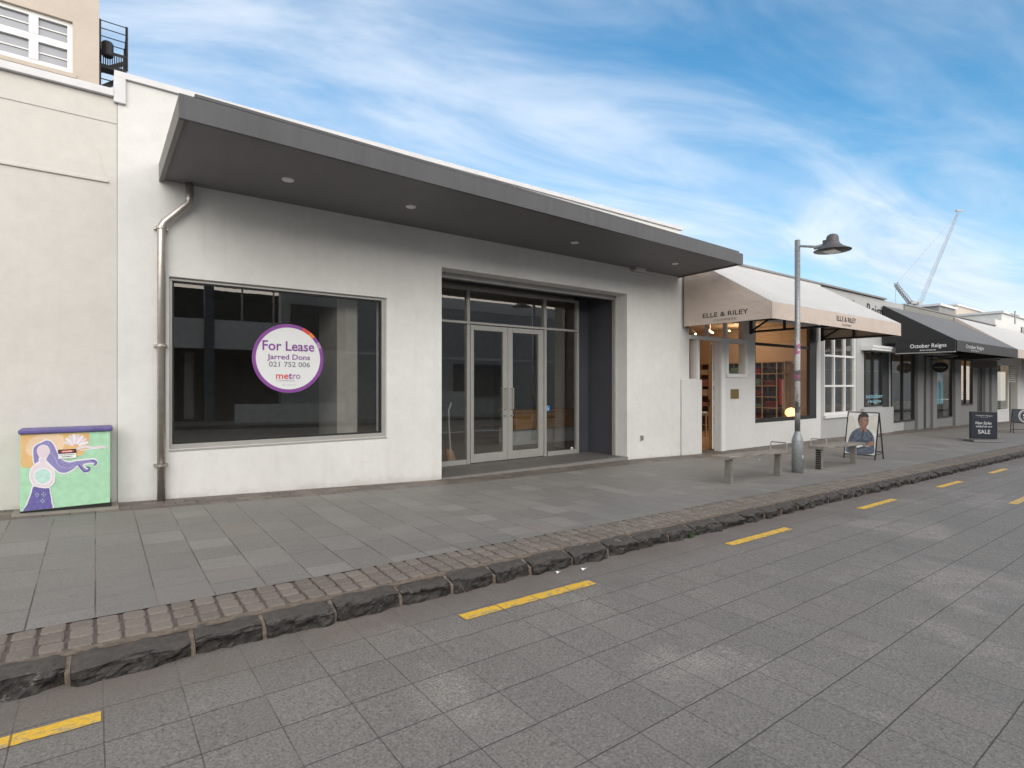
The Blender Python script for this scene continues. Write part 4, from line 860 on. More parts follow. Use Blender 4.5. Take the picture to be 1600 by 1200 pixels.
MB().box(GXR+.003, 30.2, BY-.03, BY-.002, 4.0, 4.39).build('parapet_face', mt['moss'], bm2); MB().box(GXR+.003, 36, BY-.05, BY+.3, 4.405, 4.45).build('coping', mt['greydark'], bm2)
def grid_window(par, x0, x1, z0, z1, yb, nx, zs, t_, mat, gmat, name='window'):
    m = MB(); y0, y1 = yb+.02, yb+.1
    m.box(x0, x1, y0, y1, z0, z0+t_); m.box(x0, x1, y0, y1, z1-t_, z1); m.box(x0, x0+t_, y0, y1, z0+t_, z1-t_); m.box(x1-t_, x1, y0, y1, z0+t_, z1-t_)
    for i in range(1, nx): xx = x0+(x1-x0)*i/nx; m.box(xx-t_*.4, xx+t_*.4, y0+.01, y1, z0+t_, z1-t_)
    for zz_ in zs: m.box(x0+t_, x1-t_, y0+.014, y1-.004, zz_-t_*.35, zz_+t_*.35)
    o = m.build(name, mat, par); MB().quad((x0, yb+.08, z0), (x1, yb+.08, z0), (x1, yb+.08, z1), (x0, yb+.08, z1)).build('pane', gmat, o); return o
grid_window(gb, g0, g1, .55, 3.3, BY, 3, (1.44, 2.36), .085, mt['wtrim'], mt['glass'], 'gridded_window'); MB().box(g0-.05, g1+.05, BY-.06, BY-.002, .47, .549).build('window_sill', mt['wtrim'], gb)
m = MB(); m.box(bx_(1345), bx_(1400), BY-.35, BY-.002, 2.68, 2.76); m.box(bx_(1345), bx_(1400), BY-.33, BY-.002, 2.6, 2.679); lg = m.build('ledge', mt['wtrim'], gb, bevel=.004)
m = LB(); lettering(m, 'REPLENISH', ((bx_(1360)+bx_(1392))/2, BY-.352, 2.81), U_, V_, 1.6, .07, 0) if False else None
m = LB(); lettering(m, 'October Reigns', (18.0, BY-.006, 4.0), U_, V_, 4.05, .38, 0, 'L', bold=.008); m.build('wall_lettering', mt['ink'], gb)
for (a, b, c, e, n_) in ((1350, 1378, .75, 2.62, 2), (1391.5, 1428, .12, 2.62, 2)): grid_window(gb, bx_(a), bx_(b), c, e, BY-.05, n_, (), .05, mt['black'], mt['glass'], 'shop_window')
m = MB(); m.box(bx_(1345), bx_(1391), BY-.1, BY-.002, -1, .70); m.build('stall_riser', mt['greywall'], gb)
m = MB(); m.box(bx_(1378.5), bx_(1390), BY+.02, BY+.07, -.2, 2.62); m.build('door', mt['black'], gb)
m = LB(); lettering(m, 'october', ((bx_(1352)+bx_(1376))/2, BY-.04, 1.10), U_, V_, 1.4, .14, 0, bold=.01); lettering(m, 'reigns', ((bx_(1352)+bx_(1376))/2, BY-.04, .93), U_, V_, 1.1, .11, 0, bold=.01); m.build('window_lettering', M('pale blue vinyl', (.25, .5, .6)), gb)
for (a, b, c, e, n_) in ((1461, 1487, .1, 2.6, 1), (1498, 1519, .55, 2.6, 2)): grid_window(bm2, bx_(a), bx_(b), c, e, BY-.05, n_, (), .05, mt['black'], mt['glass2'], 'shop_window')
# pilasters standing forward between the shopfronts
for (a, b) in ((1430, 1439), (1454, 1460), (1489, 1498), (1536, 1541), (1546, 1555)):
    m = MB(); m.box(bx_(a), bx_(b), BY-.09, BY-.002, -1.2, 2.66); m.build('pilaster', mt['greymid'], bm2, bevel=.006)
MB().box(GXR+.5, 36, BY-.2, BY-.002, 2.66, 2.74).build('cornice', mt['greywall'], bm2)
sb = MB(); sb.box(bx_(1452), bx_(1520), BY-.05, BY-.002, 2.75, 3.0); sb_ = sb.build('sign_board', mt['black'], bm2)
m = LB(); lettering(m, 'SERVICE DEP', ((bx_(1455)+bx_(1512))/2, BY-.055, 2.85), U_, V_, 4.2, .13, 0); m.build('lettering', mt['chalk'], sb_)
# shop interiors (warm rooms behind the glass)
def room(par, x0, x1, mat, yb=BY+.31, dp_=3.0, z0=-.4, z1=3.0, fl=None):
    m = MB(); y1 = yb+dp_; m.quad((x0, y1, z0), (x1, y1, z0), (x1, y1, z1), (x0, y1, z1)); m.quad((x1, yb, z0), (x1, y1, z0), (x1, y1, z1), (x1, yb, z1)); m.quad((x0, y1, z0), (x0, yb, z0), (x0, yb, z1), (x0, y1, z1)); m.quad((x0, yb, z0), (x1, yb, z0), (x1, y1, z0), (x0, y1, z0), 1); m.box(x0, x1, yb, y1, z1, z1+.05); m.build('interior_walls', [mat, fl or mt['oak']], par)
def room_light(par, x_, y_, z_2, e): 
    m = MB(); m.lathe([(.06, -.02), (.08, .02), (.08, .06)], (x_, y_, z_2+.06), 12); o = m.build('ceiling_lamp', mt['spot'], par)
    L = bpy.data.objects.new('room_lamp', bpy.data.lights.new('room_lamp', 'POINT')); C.objects.link(L); L.data.energy = e*.45; L.data.color = (1, .72, .45); L.data.shadow_soft_size = .1; L.parent = o; L.location = (x_-par.location.x, y_-par.location.y, z_2-.1-par.location.z)
room(gb, SXR+.1, bx_(1345), mt['inner']); room(gb, bx_(1346), bx_(1438), mt['inner'], z0=-.25); room(bm2, bx_(1441), bx_(1493), M('olive room', (.16, .15, .08), .9)); room(bm2, bx_(1494), bx_(1530), M('orange room', (.36, .20, .11), .9)); 
room_light(gb, 23.6, 8.9, 2.5, 8); room_light(bm2, 28.6, 8.4, 2.45, 14); room_light(bm2, 31.6, 8.6, 2.4, 45)
# charcoal awning
OX0, OX1, OO = 21.65, 29.3, 5.5; ozt, ozo, ozv = 4.2, 2.88, 2.54
m = MB(); m.quad((OX0, FY+.05, ozt), (OX0, OO, ozo), (OX1, OO, ozo), (OX1, FY+.05, ozt), 0); m.quad((OX0, OO, ozv), (OX1, OO, ozv), (OX1, OO, ozo), (OX0, OO, ozo), 2)
m.add([(OX0, FY+.05, ozt), (OX0, FY+.05, 2.9), (OX0, OO, ozo-.02)], [(0, 1, 2)], 1); m.add([(OX1, FY+.05, ozt), (OX1, FY+.05, ozv), (OX1, OO, ozv), (OX1, OO, ozo)], [(0, 1, 2, 3)], 1)
oa = m.build('awning', [mt['awn_dark'], mt['awn_black'], mt['awn_val']], bm2, solid=.01)
m = MB(); m.bar((OX0+.05, OO+.04, ozv+.03), (OX1, OO+.04, ozv+.03), .04); m.bar((OX0+4, FY, ozv+.02), (OX0+4, OO, ozv+.02), .04); m.bar((OX0+.05, FY, ozt-.06), (OX0+.05, OO, ozo-.06), .04); m.build('frame', mt['black'], oa)
m = LB(); lettering(m, 'October Reigns', (OX0+1.9, OO-.008, ozv+.19), U_, V_, 2.0, .12, 0); lettering(m, 'BOUTIQUE', (OX0+1.9, OO-.008, ozv+.07), U_, V_, .9, .04, 0); m.build('lettering', mt['chalk'], oa)
m = MB(); m.box(OX0-.10, OX0-.015, OO+.02, 7.14, 2.54, 2.88); sbx = m.build('side_sign', mt['black'], bm2, bevel=.004)
MB().box(OX0-.10, OX0+.0, OO+.02, 7.14, 2.505, 2.535).build('sign_edge', mt['alu'], sbx)
m = LB(); lettering(m, 'October Reigns', (OX0-.104, 6.23, 2.745), UA, VA, .98, .125, 0, bold=.012); lettering(m, 'BOUTIQUE', (OX0-.104, 6.23, 2.60), UA, VA, .42, .035, 0, bold=.02); m.build('lettering', mt['wink'], sbx)
# window plants
def plant(x_, y_, z_2, h, r, label, n=260):
    t = thing('potted_plant', (x_, y_, z_2), label, 'plant'); MB().lathe([(.10, 0), (.14, .05), (.16, .26), (.14, .27)], (x_, y_, z_2), 16).build('pot', mt['wtrim'], t)
    m = MB()
    for i in range(5): m.tube([(x_, y_, z_2+.25), (x_+random.uniform(-.1, .1), y_+random.uniform(-.1, .1), z_2+.25+h*.6)], .008, 5)
    m.build('stem', mt['bark'], t); m = MB()
    for i in range(n):
        v = Vector((random.gauss(0, 1), random.gauss(0, 1), random.gauss(0, .8))).normalized()*r*random.uniform(.4, 1); c = Vector((x_, y_, z_2+.25+h*.6))+v; a = Vector((random.uniform(-1, 1), random.uniform(-1, 1), random.uniform(-.6, .6))).normalized()*.07; b = Vector((random.uniform(-1, 1), random.uniform(-1, 1), random.uniform(-1, 1))).normalized()*.03
        m.add([c-a, c+b, c+a, c-b], [(0, 1, 2, 3)])
    m.build('foliage', mt['leaf'], t)
plant(24.3, 7.98, -.2, 1.1, .36, 'leafy potted plant standing in the boutique window behind the glass')
def rack(x_, y_, z_2, cl, label, n=9):
    t = thing('clothing_rack', (x_, y_, z_2), label, 'clothes rack', 'clothes racks inside the boutiques'); m = MB()
    for a in (-.6, .6): m.tube([(x_+a, y_, z_2), (x_+a, y_, z_2+1.5)], .014, 6); m.bar((x_+a, y_-.2, z_2+.01), (x_+a, y_+.2, z_2+.01), .03)
    m.tube([(x_-.6, y_, z_2+1.5), (x_+.6, y_, z_2+1.5)], .014, 6); m.build('rail', mt['black'], t)
    for i in range(n):
        m = MB(); xx = x_-.52+1.04*i/(n-1); l = random.uniform(.6, 1.0); m.hexa([(xx-.02, y_-.26, z_2+1.42-l), (xx+.03, y_-.24, z_2+1.42-l), (xx+.03, y_+.24, z_2+1.42-l), (xx-.02, y_+.26, z_2+1.42-l), (xx-.008, y_-.2, z_2+1.42), (xx+.012, y_-.2, z_2+1.42), (xx+.012, y_+.2, z_2+1.42), (xx-.008, y_+.2, z_2+1.42)]); m.build('garment', cm_[cl[i % len(cl)]], t, bevel=.01)
rack(21.3, 8.35, -.2, ('charcoal', 'navy', 'charcoal', 'cream'), 'rack of dark clothes behind the boutique window with blue lettering')
rack(28.9, 8.35, -.3, ('teal', 'cream', 'mustard', 'charcoal'), 'rack of green and cream clothes behind the turquoise poster')
rack(32.2, 8.3, -.3, ('maroon', 'cream', 'pink', 'charcoal'), 'rack of red and cream clothes in the warmly lit narrow window')
# poster in window, oval hanging sign
for (a, b) in ((1440, 1447), (1527, 1535)): m = MB(); m.box(bx_(a), bx_(b), BY+.02, BY+.07, -.5, 2.62); m.build('door', mt['black'], bm2)
pw = thing('window_poster', (28.0, BY, 1), 'tall turquoise fashion poster hanging in the boutique window', 'poster')
q0, q1 = bx_(1463), bx_(1476); m = MB(); m.quad((q0, BY+.05, .68), (q1, BY+.05, .68), (q1, BY+.05, 2.25), (q0, BY+.05, 2.25), 0); o_ = Vector(((q0+q1)/2, BY+.048, 1.5)); 
shape(m, [(-.25, .1), (.1, .05), (.35, .15), (.2, .35), (.1, .5), (-.1, .55), (-.25, .35)], o_, U_, V_, 1, .002); shape(m, [(-.1, .5), (.1, .5), (.0, .72)], o_, U_, V_, 2, .004); shape(m, [(-.1, .1), (.1, .1), (.2, -.3), (.1, -.72), (0, -.72), (.05, -.3)], o_, U_, V_, 3, .003); m.build('print', [M('turquoise print', (.09, .36, .46)), M('grey top print', (.5, .5, .52)), M('print skin', (.45, .3, .22)), M('print trousers', (.03, .05, .09))], pw)
os_ = thing('oval_sign', (27.5, 7.0, 2.2), 'black oval sign hanging on a bracket in front of the poster window', 'sign')
oc = at(1469, 574, 7.05); m = MB(); m.prism([oc+Vector((.0, -.26*math.cos(t), .19*math.sin(t))) for t in [i*math.pi/14 for i in range(28)]], (.03, 0, 0)); m.build('board', mt['black'], os_); m = MB(); ring = [oc+Vector((.015, -.27*math.cos(t), .20*math.sin(t))) for t in [i*math.pi/14 for i in range(29)]]; m.tube(ring, .012, 6); m.build('rim', mt['alu'], os_)
m = MB(); m.tube([(oc.x+.015, BY-.17, oc.z+.3), (oc.x+.015, oc.y-.3, oc.z+.3)], .014, 6); m.tube([(oc.x+.015, oc.y-.1, oc.z+.3), (oc.x+.015, oc.y-.1, oc.z+.19)], .006, 5); m.tube([(oc.x+.015, oc.y+.1, oc.z+.3), (oc.x+.015, oc.y+.1, oc.z+.19)], .006, 5); m.build('bracket', mt['black'], os_)
m = LB(); lettering(m, 'BOUTIQUE', oc+Vector((-.003, 0, 0)), UA, VA, .34, .04, 0); m.build('lettering', mt['chalk'], os_)

# ------------------------------------------------------------------ FARTHER SHOPS
fs = thing('far_shop', (45, BY, -.8), 'pale shop with cream awning and mannequin window farther down the street', 'building')
m = MB(); m.wall(36.003, 62, -2, 4.75, BY, BY+.3, [(bx_(1557), bx_(1575), .15, 2.5), (bx_(1577), bx_(1590), -1.5, 2.5), (42, 50, .0, 2.4), (52, 60, 0, 2.2)]); m.build('wall', mt['white2'], fs)
grid_window(fs, bx_(1557), bx_(1575), .15, 2.5, BY-.05, 1, (), .05, mt['wtrim'], mt['glass2'], 'shop_window'); room(fs, 36.1, 41, M('green room', (.20, .30, .24), .9), z0=-.6)
room_light(fs, 38, 8.6, 2.4, 20)
m = MB()
for i in range(8): m.box(bx_(1577)+.05, bx_(1590)-.05, BY+.05, BY+.09, 1.6+i*.11, 1.66+i*.11)
m.build('window_blind', mt['wtrim'], fs)
def awn(x0, x1, zt2, zo2, zv2, name, ta, tb_, par, oy=5.5):
    m = MB(); m.quad((x0, FY+.05, zt2), (x0, oy, zo2), (x1, oy, zo2), (x1, FY+.05, zt2), 0); m.quad((x0, oy, zv2), (x1, oy, zv2), (x1, oy, zo2), (x0, oy, zo2), 1); m.add([(x0, FY+.05, zt2), (x0, FY+.05, zv2), (x0, oy, zv2), (x0, oy, zo2)], [(0, 1, 2, 3)], 1); m.add([(x1, FY+.05, zt2), (x1, FY+.05, zv2), (x1, oy, zv2), (x1, oy, zo2)], [(0, 1, 2, 3)], 1); m.build(name, [ta, tb_], par, solid=.01)
awn(29.35, 41, 4.35, 2.87, 2.54, 'awning', mt['awn_top'], mt['awn_side'], fs); awn(41.2, 60, 4.7, 2.8, 2.3, 'awning', mt['awn_top'], mt['awn_top'], fs)
def mannequin(x_, y_, z_2, c1, c2, label):
    t = thing('mannequin', (x_, y_, z_2), label, 'mannequin', 'mannequins in the farther shop window'); m = MB(); m.lathe([(.05, 1.42), (.10, 1.5), (.10, 1.62), (.05, 1.72)], (x_, y_, z_2), 12); m.lathe([(.14, 0), (.14, .03)], (x_, y_, z_2), 12); m.tube([(x_, y_, z_2), (x_, y_, z_2+.9)], .02, 8); m.build('stand', mt['wtrim'], t)
    m = MB(); m.lathe([(.17, .85), (.14, 1.05), (.19, 1.3), (.19, 1.38), (.06, 1.44)], (x_, y_, z_2), 16, sy=.65); m.tube([(x_-.2, y_, z_2+1.36), (x_-.27, y_, z_2+1.1), (x_-.22, y_-.08, z_2+.85)], .045, 8); m.tube([(x_+.2, y_, z_2+1.36), (x_+.27, y_, z_2+1.1), (x_+.22, y_-.08, z_2+.85)], .045, 8); m.build('top', c1, t); m = MB(); m.lathe([(.24, .15), (.22, .5), (.16, .86)], (x_, y_, z_2), 16, sy=.7); m.build('skirt', c2, t)
mannequin(37.4, 8.25, .1, mt['dark'], M('mint cloth', (.40, .60, .50), .9), 'mannequin in a dark top and mint skirt in the farther shop window'); mannequin(38.6, 8.25, .1, M('ochre cloth', (.40, .33, .16), .9), M('ochre cloth', (.36, .30, .15), .9), 'mannequin in a long ochre dress in the farther shop window')
hs = thing('hanging_sign', (33, 7, 2.2), 'grey rectangular sign hanging under the cream awning', 'sign'); hc = at(1535, 572, 7.0)
MB().box(hc.x, hc.x+.05, 6.5, 7.4, 2.2, 2.5).build('board', M('grey sign', (.16, .16, .165)), hs); MB().tube([(hc.x+.02, BY, 2.56), (hc.x+.02, 6.4, 2.56)], .015, 6).build('bracket', mt['black'], hs)
# distant blocks, each standing at its own distance
def block(name, pxa, pxb, pya, Yd, dep, mat, label, extra=None):
    xa_, xb_ = X(pxa, Yd), X(pxb, Yd); z1 = Z((pxa+pxb)/2, pya, Yd); t = thing(name, ((xa_+xb_)/2, Yd, -1), label, 'building'); m = MB(); m.box(xa_, xb_, Yd, Yd+dep, -4, z1); m.build('wall', mat, t); MB().box(xa_-.2, xb_+.2, Yd-.2, Yd+dep+.2, z1+.01, z1+.25).build('roof', mt['coping'], t); return t, xa_, xb_, z1
block('rooftop_plant_room', 1467, 1492, 481, 20, 6, mt['greydark'], 'small grey box shaped plant room on the skyline behind the boutique')
t, a, b, z1 = block('beige_block', 1494, 1565, 487, 24, 10, mt['tan'], 'long beige building on the skyline beyond the charcoal awning'); MB().box(a+8, a+16, 23.9, 23.99, z1-2.2, z1-.9).build('window', mt['dark'], t)
block('white_block', 1565, 1640, 500, 16, 10, mt['white2'], 'white building on the skyline at the right edge')
lp = at(1586, 492, 14); t = thing('distant_street_lamp', (lp.x, 14, -1), 'thin distant street lamp with twin arms above the white roofs at the right', 'street lamp'); MB().tube([(lp.x, 14, -1), (lp.x, 14, lp.z+.4)], .06, 8).build('pole', mt['galv'], t); MB().tube([(lp.x-1.6, 14, lp.z), (lp.x+1.6, 14, lp.z)], .05, 6).build('arm', mt['galv'], t)
# tower crane
CD = 70.0
def cr(px, py): return at(px, py, CD)
ct = thing('tower_crane', cr(1435, 600), 'white luffing tower crane far behind the rooftops', 'crane'); cmx = M('crane paint', (.36, .37, .40), .6)
def lattice(a, b, wd, n, name, par, r=.07):
    a, b = Vector(a), Vector(b); t = (b-a).normalized(); s1 = t.cross(Vector((0, 1, 0))).normalized()*wd; s2 = Vector((0, wd, 0)); m = MB(); cs_ = [(-.5, -.5), (.5, -.5), (.5, .5), (-.5, .5)]
    for (u, v) in cs_: m.bar(a+s1*u+s2*v, b+s1*u*.5+s2*v*.5, r*1.1)
    for i in range(n):
        for q in range(4):
            (u, v), (u2, v2) = cs_[q], cs_[(q+1) % 4]
            p1, p2 = a.lerp(b, i/n)+s1*u+s2*v, a.lerp(b, (i+1)/n)+s1*u2+s2*v2; m.bar(p1, p2, r)
    return m.build(name, cmx, par)
lattice(cr(1435, 640), cr(1435, 478), 1.6, 24, 'mast', ct, .1); lattice(cr(1437, 475), cr(1497, 332), 1.0, 34, 'jib', ct, .06); lattice(cr(1423, 474), cr(1400, 444), 1.2, 10, 'gantry', ct, .16)
m = MB(); m.bar(cr(1421, 472), cr(1438, 473), .8, 1.0); m.box(cr(1431, 480).x, cr(1437, 480).x, CD-1, CD+1, cr(1434, 479).z, cr(1434, 473).z); m.build('slewing_deck', cmx, ct)
m = MB(); m.bar(cr(1400, 444), cr(1399, 472), .12); m.bar(cr(1400, 444), cr(1497, 334), .08); m.build('cable', cmx, ct); MB().bar(cr(1494, 329), cr(1503, 329.5), .5, .7).build('jib_head', cmx, ct)

# ------------------------------------------------------------------ STREET LAMP
lx, ly = 10.07, 4.86; lz = foot_z(lx, ly); htop = lz+4.17
la = thing('street_lamp', (lx, ly, lz), 'galvanised street lamp covered in torn stickers between the two benches', 'street lamp')
m = MB(); m.tube([(lx, ly, lz+.6), (lx, ly, htop)], .046, 20); po = m.build('pole', mt['pole'], la)
for f_ in po.data.polygons: f_.use_smooth = len(f_.vertices) == 4
m = MB(); m.lathe([(.095, -.05), (.095, .58), (.085, .62), (.055, .70), (.047, .74)], (lx, ly, lz), 28); m.box(lx-.03, lx+.03, ly-.097, ly-.09, lz+.2, lz+.32); bs_ = m.build('base_sleeve', mt['galv'], la)
for f_ in bs_.data.polygons: f_.use_smooth = len(f_.vertices) == 4 and f_.area < .2
hd = Vector((lx, 4.27, Z(1301, 383, 4.27)))
m = MB(); m.tube([(lx, ly-.03, htop-.11), (lx, hd.y+.26, hd.z+.02)], .022, 12); m.tube([(lx, hd.y+.30, hd.z+.01), (lx, hd.y+.08, hd.z+.025)], .034, 12, 0); ar = m.build('arm', mt['galv'], la)
m = MB(); m.lathe([(.285, -.10), (.29, -.09), (.24, -.065), (.17, -.03), (.115, .02), (.105, .05), (.10, .055)], hd, 36); sh1 = m.build('lamp_shade', mt['lampgrey'], la, smooth=True)
m = MB(); m.lathe([(.10, .056), (.095, .13), (.08, .165), (.045, .185), (.01, .19)], hd, 28); m.box(hd.x-.05, hd.x+.05, hd.y+.06, hd.y+.14, hd.z-.02, hd.z+.1); m.build('cap', mt['lampgrey'], la, smooth=False)
m = MB(); m.box(hd.x-.15, hd.x+.15, hd.y-.10, hd.y+.10, hd.z-.118, hd.z-.101); m.build('lens', mt['lens'], la)
m = MB()
for (zz_, w_, a_) in ((1.08, .045, 2.6), (1.22, .06, 2.9), (1.32, .05, 2.2), (1.14, .035, 3.3)):
    c = Vector((lx+.048*math.cos(a_), ly+.048*math.sin(a_)*.5-.02, zz_)); m.add([c+Vector((0, 0, .08)), c+Vector((w_*math.cos(a_), -.03, .05)), c+Vector((w_*math.cos(a_)*1.2, -.05, -.05)), c+Vector((0, -.02, -.08))], [(0, 1, 2, 3)])
m.build('peeling_stickers', M('torn paper', (.40, .395, .39), .9, var=.4, vs=70), la)

# ------------------------------------------------------------------ BENCHES
def bench(x0, label, hoop_right):
    yb = 4.86; z0 = foot_z(x0+.9, yb); L = 1.82; t = thing('bench', (x0, yb, z0), label, 'bench', 'timber and steel benches by the kerb'); sh_z = .45
    for i in range(3):
        m = MB(); a = -.15+i*.103; m.box(.0, L, a, a+.088, sh_z-.038, sh_z); m.build('seat_plank', mt['benchwood'], t, bevel=.006, local=True)
    for xx in (.22, L-.10) if hoop_right else (.10, L-.22):
        m = MB(); m.hexa([(xx-.03, -.07, -.03), (xx+.03, -.07, -.03), (xx+.03, .05, -.03), (xx-.03, .05, -.03), (xx-.026, -.06, sh_z-.039), (xx+.026, -.06, sh_z-.039), (xx+.026, .04, sh_z-.039), (xx-.026, .04, sh_z-.039)])
        lg_ = m.build('leg', mt['legsteel'], t, bevel=.004, local=True)
    for xx in (.0, L): m = MB(); m.box(xx-.006, xx+.006, -.152, .154, sh_z-.05, sh_z+.004); m.build('end_strap', mt['steel'], t, local=True)
    hx_ = L-.06 if hoop_right else .10; m = MB(); m.tube([(hx_, -.14, sh_z), (hx_, -.14, sh_z+.12), (hx_, -.125, sh_z+.135), (hx_, .125, sh_z+.135), (hx_, .14, sh_z+.12), (hx_, .14, sh_z)], .010, 8); m.build('arm_hoop', mt['steel'], t, local=True)
    if not hoop_right:
        m = MB()
        for i in range(9): m.box(.055, .0645, -.06, .035, .03+i*.042, .055+i*.042)
        m.build('vent_slots', mt['black'], t, local=True)
    t.rotation_euler.y = math.atan(S); return t
bench(7.64, 'weathered timber bench on steel legs, left of the street lamp', True); bench(10.78, 'weathered timber bench on steel legs with a slotted leg, right of the street lamp', False)

# ------------------------------------------------------------------ PAVEMENT SIGNS
def aframe(pA, pB, back, h, name, label, painter, mats, panel_mat, frame=.022, bottom=.10):
    """A-board: pA left foot, pB right foot of the front panel (seen from the front), back = vector to rear feet"""
    A, B = Vector(pA), Vector(pB); U = (B-A).normalized(); L = (B-A).length; bk = Vector(back); top = bk*.5+Vector((0, 0, h)); V = top.normalized(); N = U.cross(V).normalized(); H = top.length
    t = thing(name, (A+B)/2, label, 'pavement sign'); m = MB()
    m.bar(A, A+top, frame); m.bar(B, B+top, frame); m.bar(A+top, B+top, frame); m.bar(A+V*bottom, B+V*bottom, frame); m.build('front_frame', mt['black'], t); m = MB()
    m.bar(A+bk, A+top, frame); m.bar(B+bk, B+top, frame); m.bar(A+bk+(top-bk)*.15, B+bk+(top-bk)*.15, frame); m.bar(A+(top)*.5, A+bk+(top-bk)*.5, frame*.7); m.bar(B+(top)*.5, B+bk+(top-bk)*.5, frame*.7); m.bar(B+V*.12, B+bk+(top-bk)*.12, frame*.7); m.build('rear_frame', mt['black'], t)
    m = MB(); o = A+V*(bottom+.012); w_, h_ = L, H-bottom-.02; m.hexa([o-N*.004, o+U*w_-N*.004, o+U*w_+N*.006, o+N*.006, o+V*h_-N*.004, o+U*w_+V*h_-N*.004, o+U*w_+V*h_+N*.006, o+V*h_+N*.006]); m.build('panel', panel_mat, t)
    m = LB(); painter(m, o+N*.007, U, V, w_, h_); m.build('print', mats, t); return t
def man_print(m, o, U, V, w_, h_):
    def s(pts, mi, dp_): shape(m, [(a*w_, b*h_) for a, b in pts], o, U, V, mi, dp_)
    s([(.02, .3), (.25, .45), (.3, .75), (.1, .9), (.02, .8)], 1, .001); s([(.75, .5), (.98, .6), (.95, .95), (.7, .9)], 1, .001)
    s([(.10, .02), (.08, .25), (.16, .48), (.32, .60), (.52, .64), (.74, .58), (.90, .42), (.94, .22), (.88, .02)], 2, .002)
    s([(.45, .56), (.46, .70), (.62, .70), (.64, .56), (.55, .53)], 3, .003); s([(.42, .66), (.37, .78), (.40, .92), (.52, .97), (.64, .93), (.69, .82), (.67, .70), (.58, .63), (.48, .62)], 3, .004)
    s([(.40, .72), (.34, .82), (.37, .95), (.50, 1.0), (.64, .97), (.68, .89), (.58, .90), (.48, .88), (.45, .78)], 4, .005)
    s([(.60, .82), (.66, .83), (.66, .815), (.60, .81)], 4, .006); s([(.60, .71), (.66, .72), (.65, .70), (.60, .70)], 5, .006); s([(.66, .79), (.70, .765), (.66, .76)], 5, .006)
    s([(.10, .16), (.30, .24), (.60, .22), (.80, .28), (.78, .20), (.50, .13), (.20, .08)], 6, .005); s([(.36, .19), (.56, .24), (.58, .20), (.40, .15)], 7, .006)
    s([(.68, .21), (.78, .30), (.90, .33), (.94, .27), (.88, .22), (.76, .18)], 3, .006); s([(.30, .30), (.5, .36), (.72, .33), (.74, .29), (.5, .31)], 6, .004)
    s([(.40, .70), (.38, .78), (.42, .88), (.50, .88), (.49, .78), (.50, .68)], 5, .0055); s([(.46, .60), (.50, .66), (.62, .68), (.60, .60)], 5, .0045); s([(.16, .30), (.22, .46), (.26, .44), (.20, .28)], 6, .004); s([(.52, .60), (.50, .45), (.54, .36), (.57, .46), (.58, .58)], 6, .004); s([(.80, .34), (.82, .46), (.86, .42), (.85, .32)], 6, .004)
    lettering(m, 'ELLE & RILEY', o+U*(w_*.60)+V*(h_*.20), U, V, w_*.34, h_*.024, 7, bold=.01, depth=.008)
mm = [mt['wink'], M('poster blur', (.55, .53, .48)), M('poster jersey', (.085, .105, .14), .7, var=.6, vs=22), M('poster skin', (.25, .145, .10), var=.3, vs=25), M('poster hair', (.03, .022, .02)), M('poster skin shade', (.20, .10, .075)), M('poster jersey fold', (.045, .055, .08), var=.5, vs=30), M('poster white', (.7, .7, .7))]
A_, B_ = (13.25, 5.38), (13.42, 4.83)
aframe((A_[0], A_[1], foot_z(*A_)), (B_[0], B_[1], foot_z(*B_)), (.52, .02, -.01), 1.02, 'pavement_sign', 'black A-frame with a photo poster of a man in a blue jersey beside the bench', man_print, mm, M('poster paper', (.60, .59, .56), .4, var=.15, vs=8))
def oct_print(m, o, U, V, w_, h_):
    lettering(m, 'October Reigns', o+U*w_*.5+V*h_*.90, U, V, w_*.66, h_*.055, 0); lettering(m, 'BOUTIQUE', o+U*w_*.5+V*h_*.83, U, V, w_*.3, h_*.02, 0)
    lettering(m, 'New Styles', o+U*w_*.47+V*h_*.60, U, V, w_*.66, h_*.12, 0, bold=.01, shear=.3); lettering(m, 'added to our', o+U*w_*.5+V*h_*.46, U, V, w_*.66, h_*.08, 0, bold=.01, shear=.3); lettering(m, 'SALE', o+U*w_*.5+V*h_*.24, U, V, w_*.48, h_*.16, 0, bold=.012)
pa, pb = (21.55, 5.16), (22.45, 4.70)
t = thing('chalkboard_sign', (22, 4.93, foot_z(22, 4.93)), 'black chalkboard sign reading New Styles SALE on a grey rubber base', 'pavement sign')
A, B = Vector((*pa, foot_z(*pa)+.09)), Vector((*pb, foot_z(*pb)+.09)); U = (B-A).normalized(); V = Vector((0, 0, 1)); N = U.cross(V).normalized(); L = (B-A).length; H = .84
m = MB(); m.hexa([A-N*.02, B-N*.02, B+N*.02, A+N*.02, A-N*.02+V*H, B-N*.02+V*H, B+N*.02+V*H, A+N*.02+V*H]); m.build('board', mt['black'], t, bevel=.015)
m = MB(); a, b = A+U*.04+V*.04+N*.022, B-U*.04+V*.04+N*.022; m.hexa([a-N*.001, b-N*.001, b+N*.002, a+N*.002, a-N*.001+V*(H-.08), b-N*.001+V*(H-.08), b+N*.002+V*(H-.08), a+N*.002+V*(H-.08)]); m.build('chalkboard', mt['slate'], t); m = LB(); oct_print(m, a+N*.003, U, V, L-.08, H-.08); m.build('lettering', mt['chalk'], t)
a, b = A-U*.05-V*.085, B+U*.05-V*.085; m = MB(); m.hexa([a-N*.2, b-N*.2, b+N*.2, a+N*.2, a-N*.15+V*.06, b-N*.15+V*.06, b+N*.15+V*.06, a+N*.15+V*.06]); m.build('base', M('sign base', (.13, .125, .13)), t, bevel=.01)
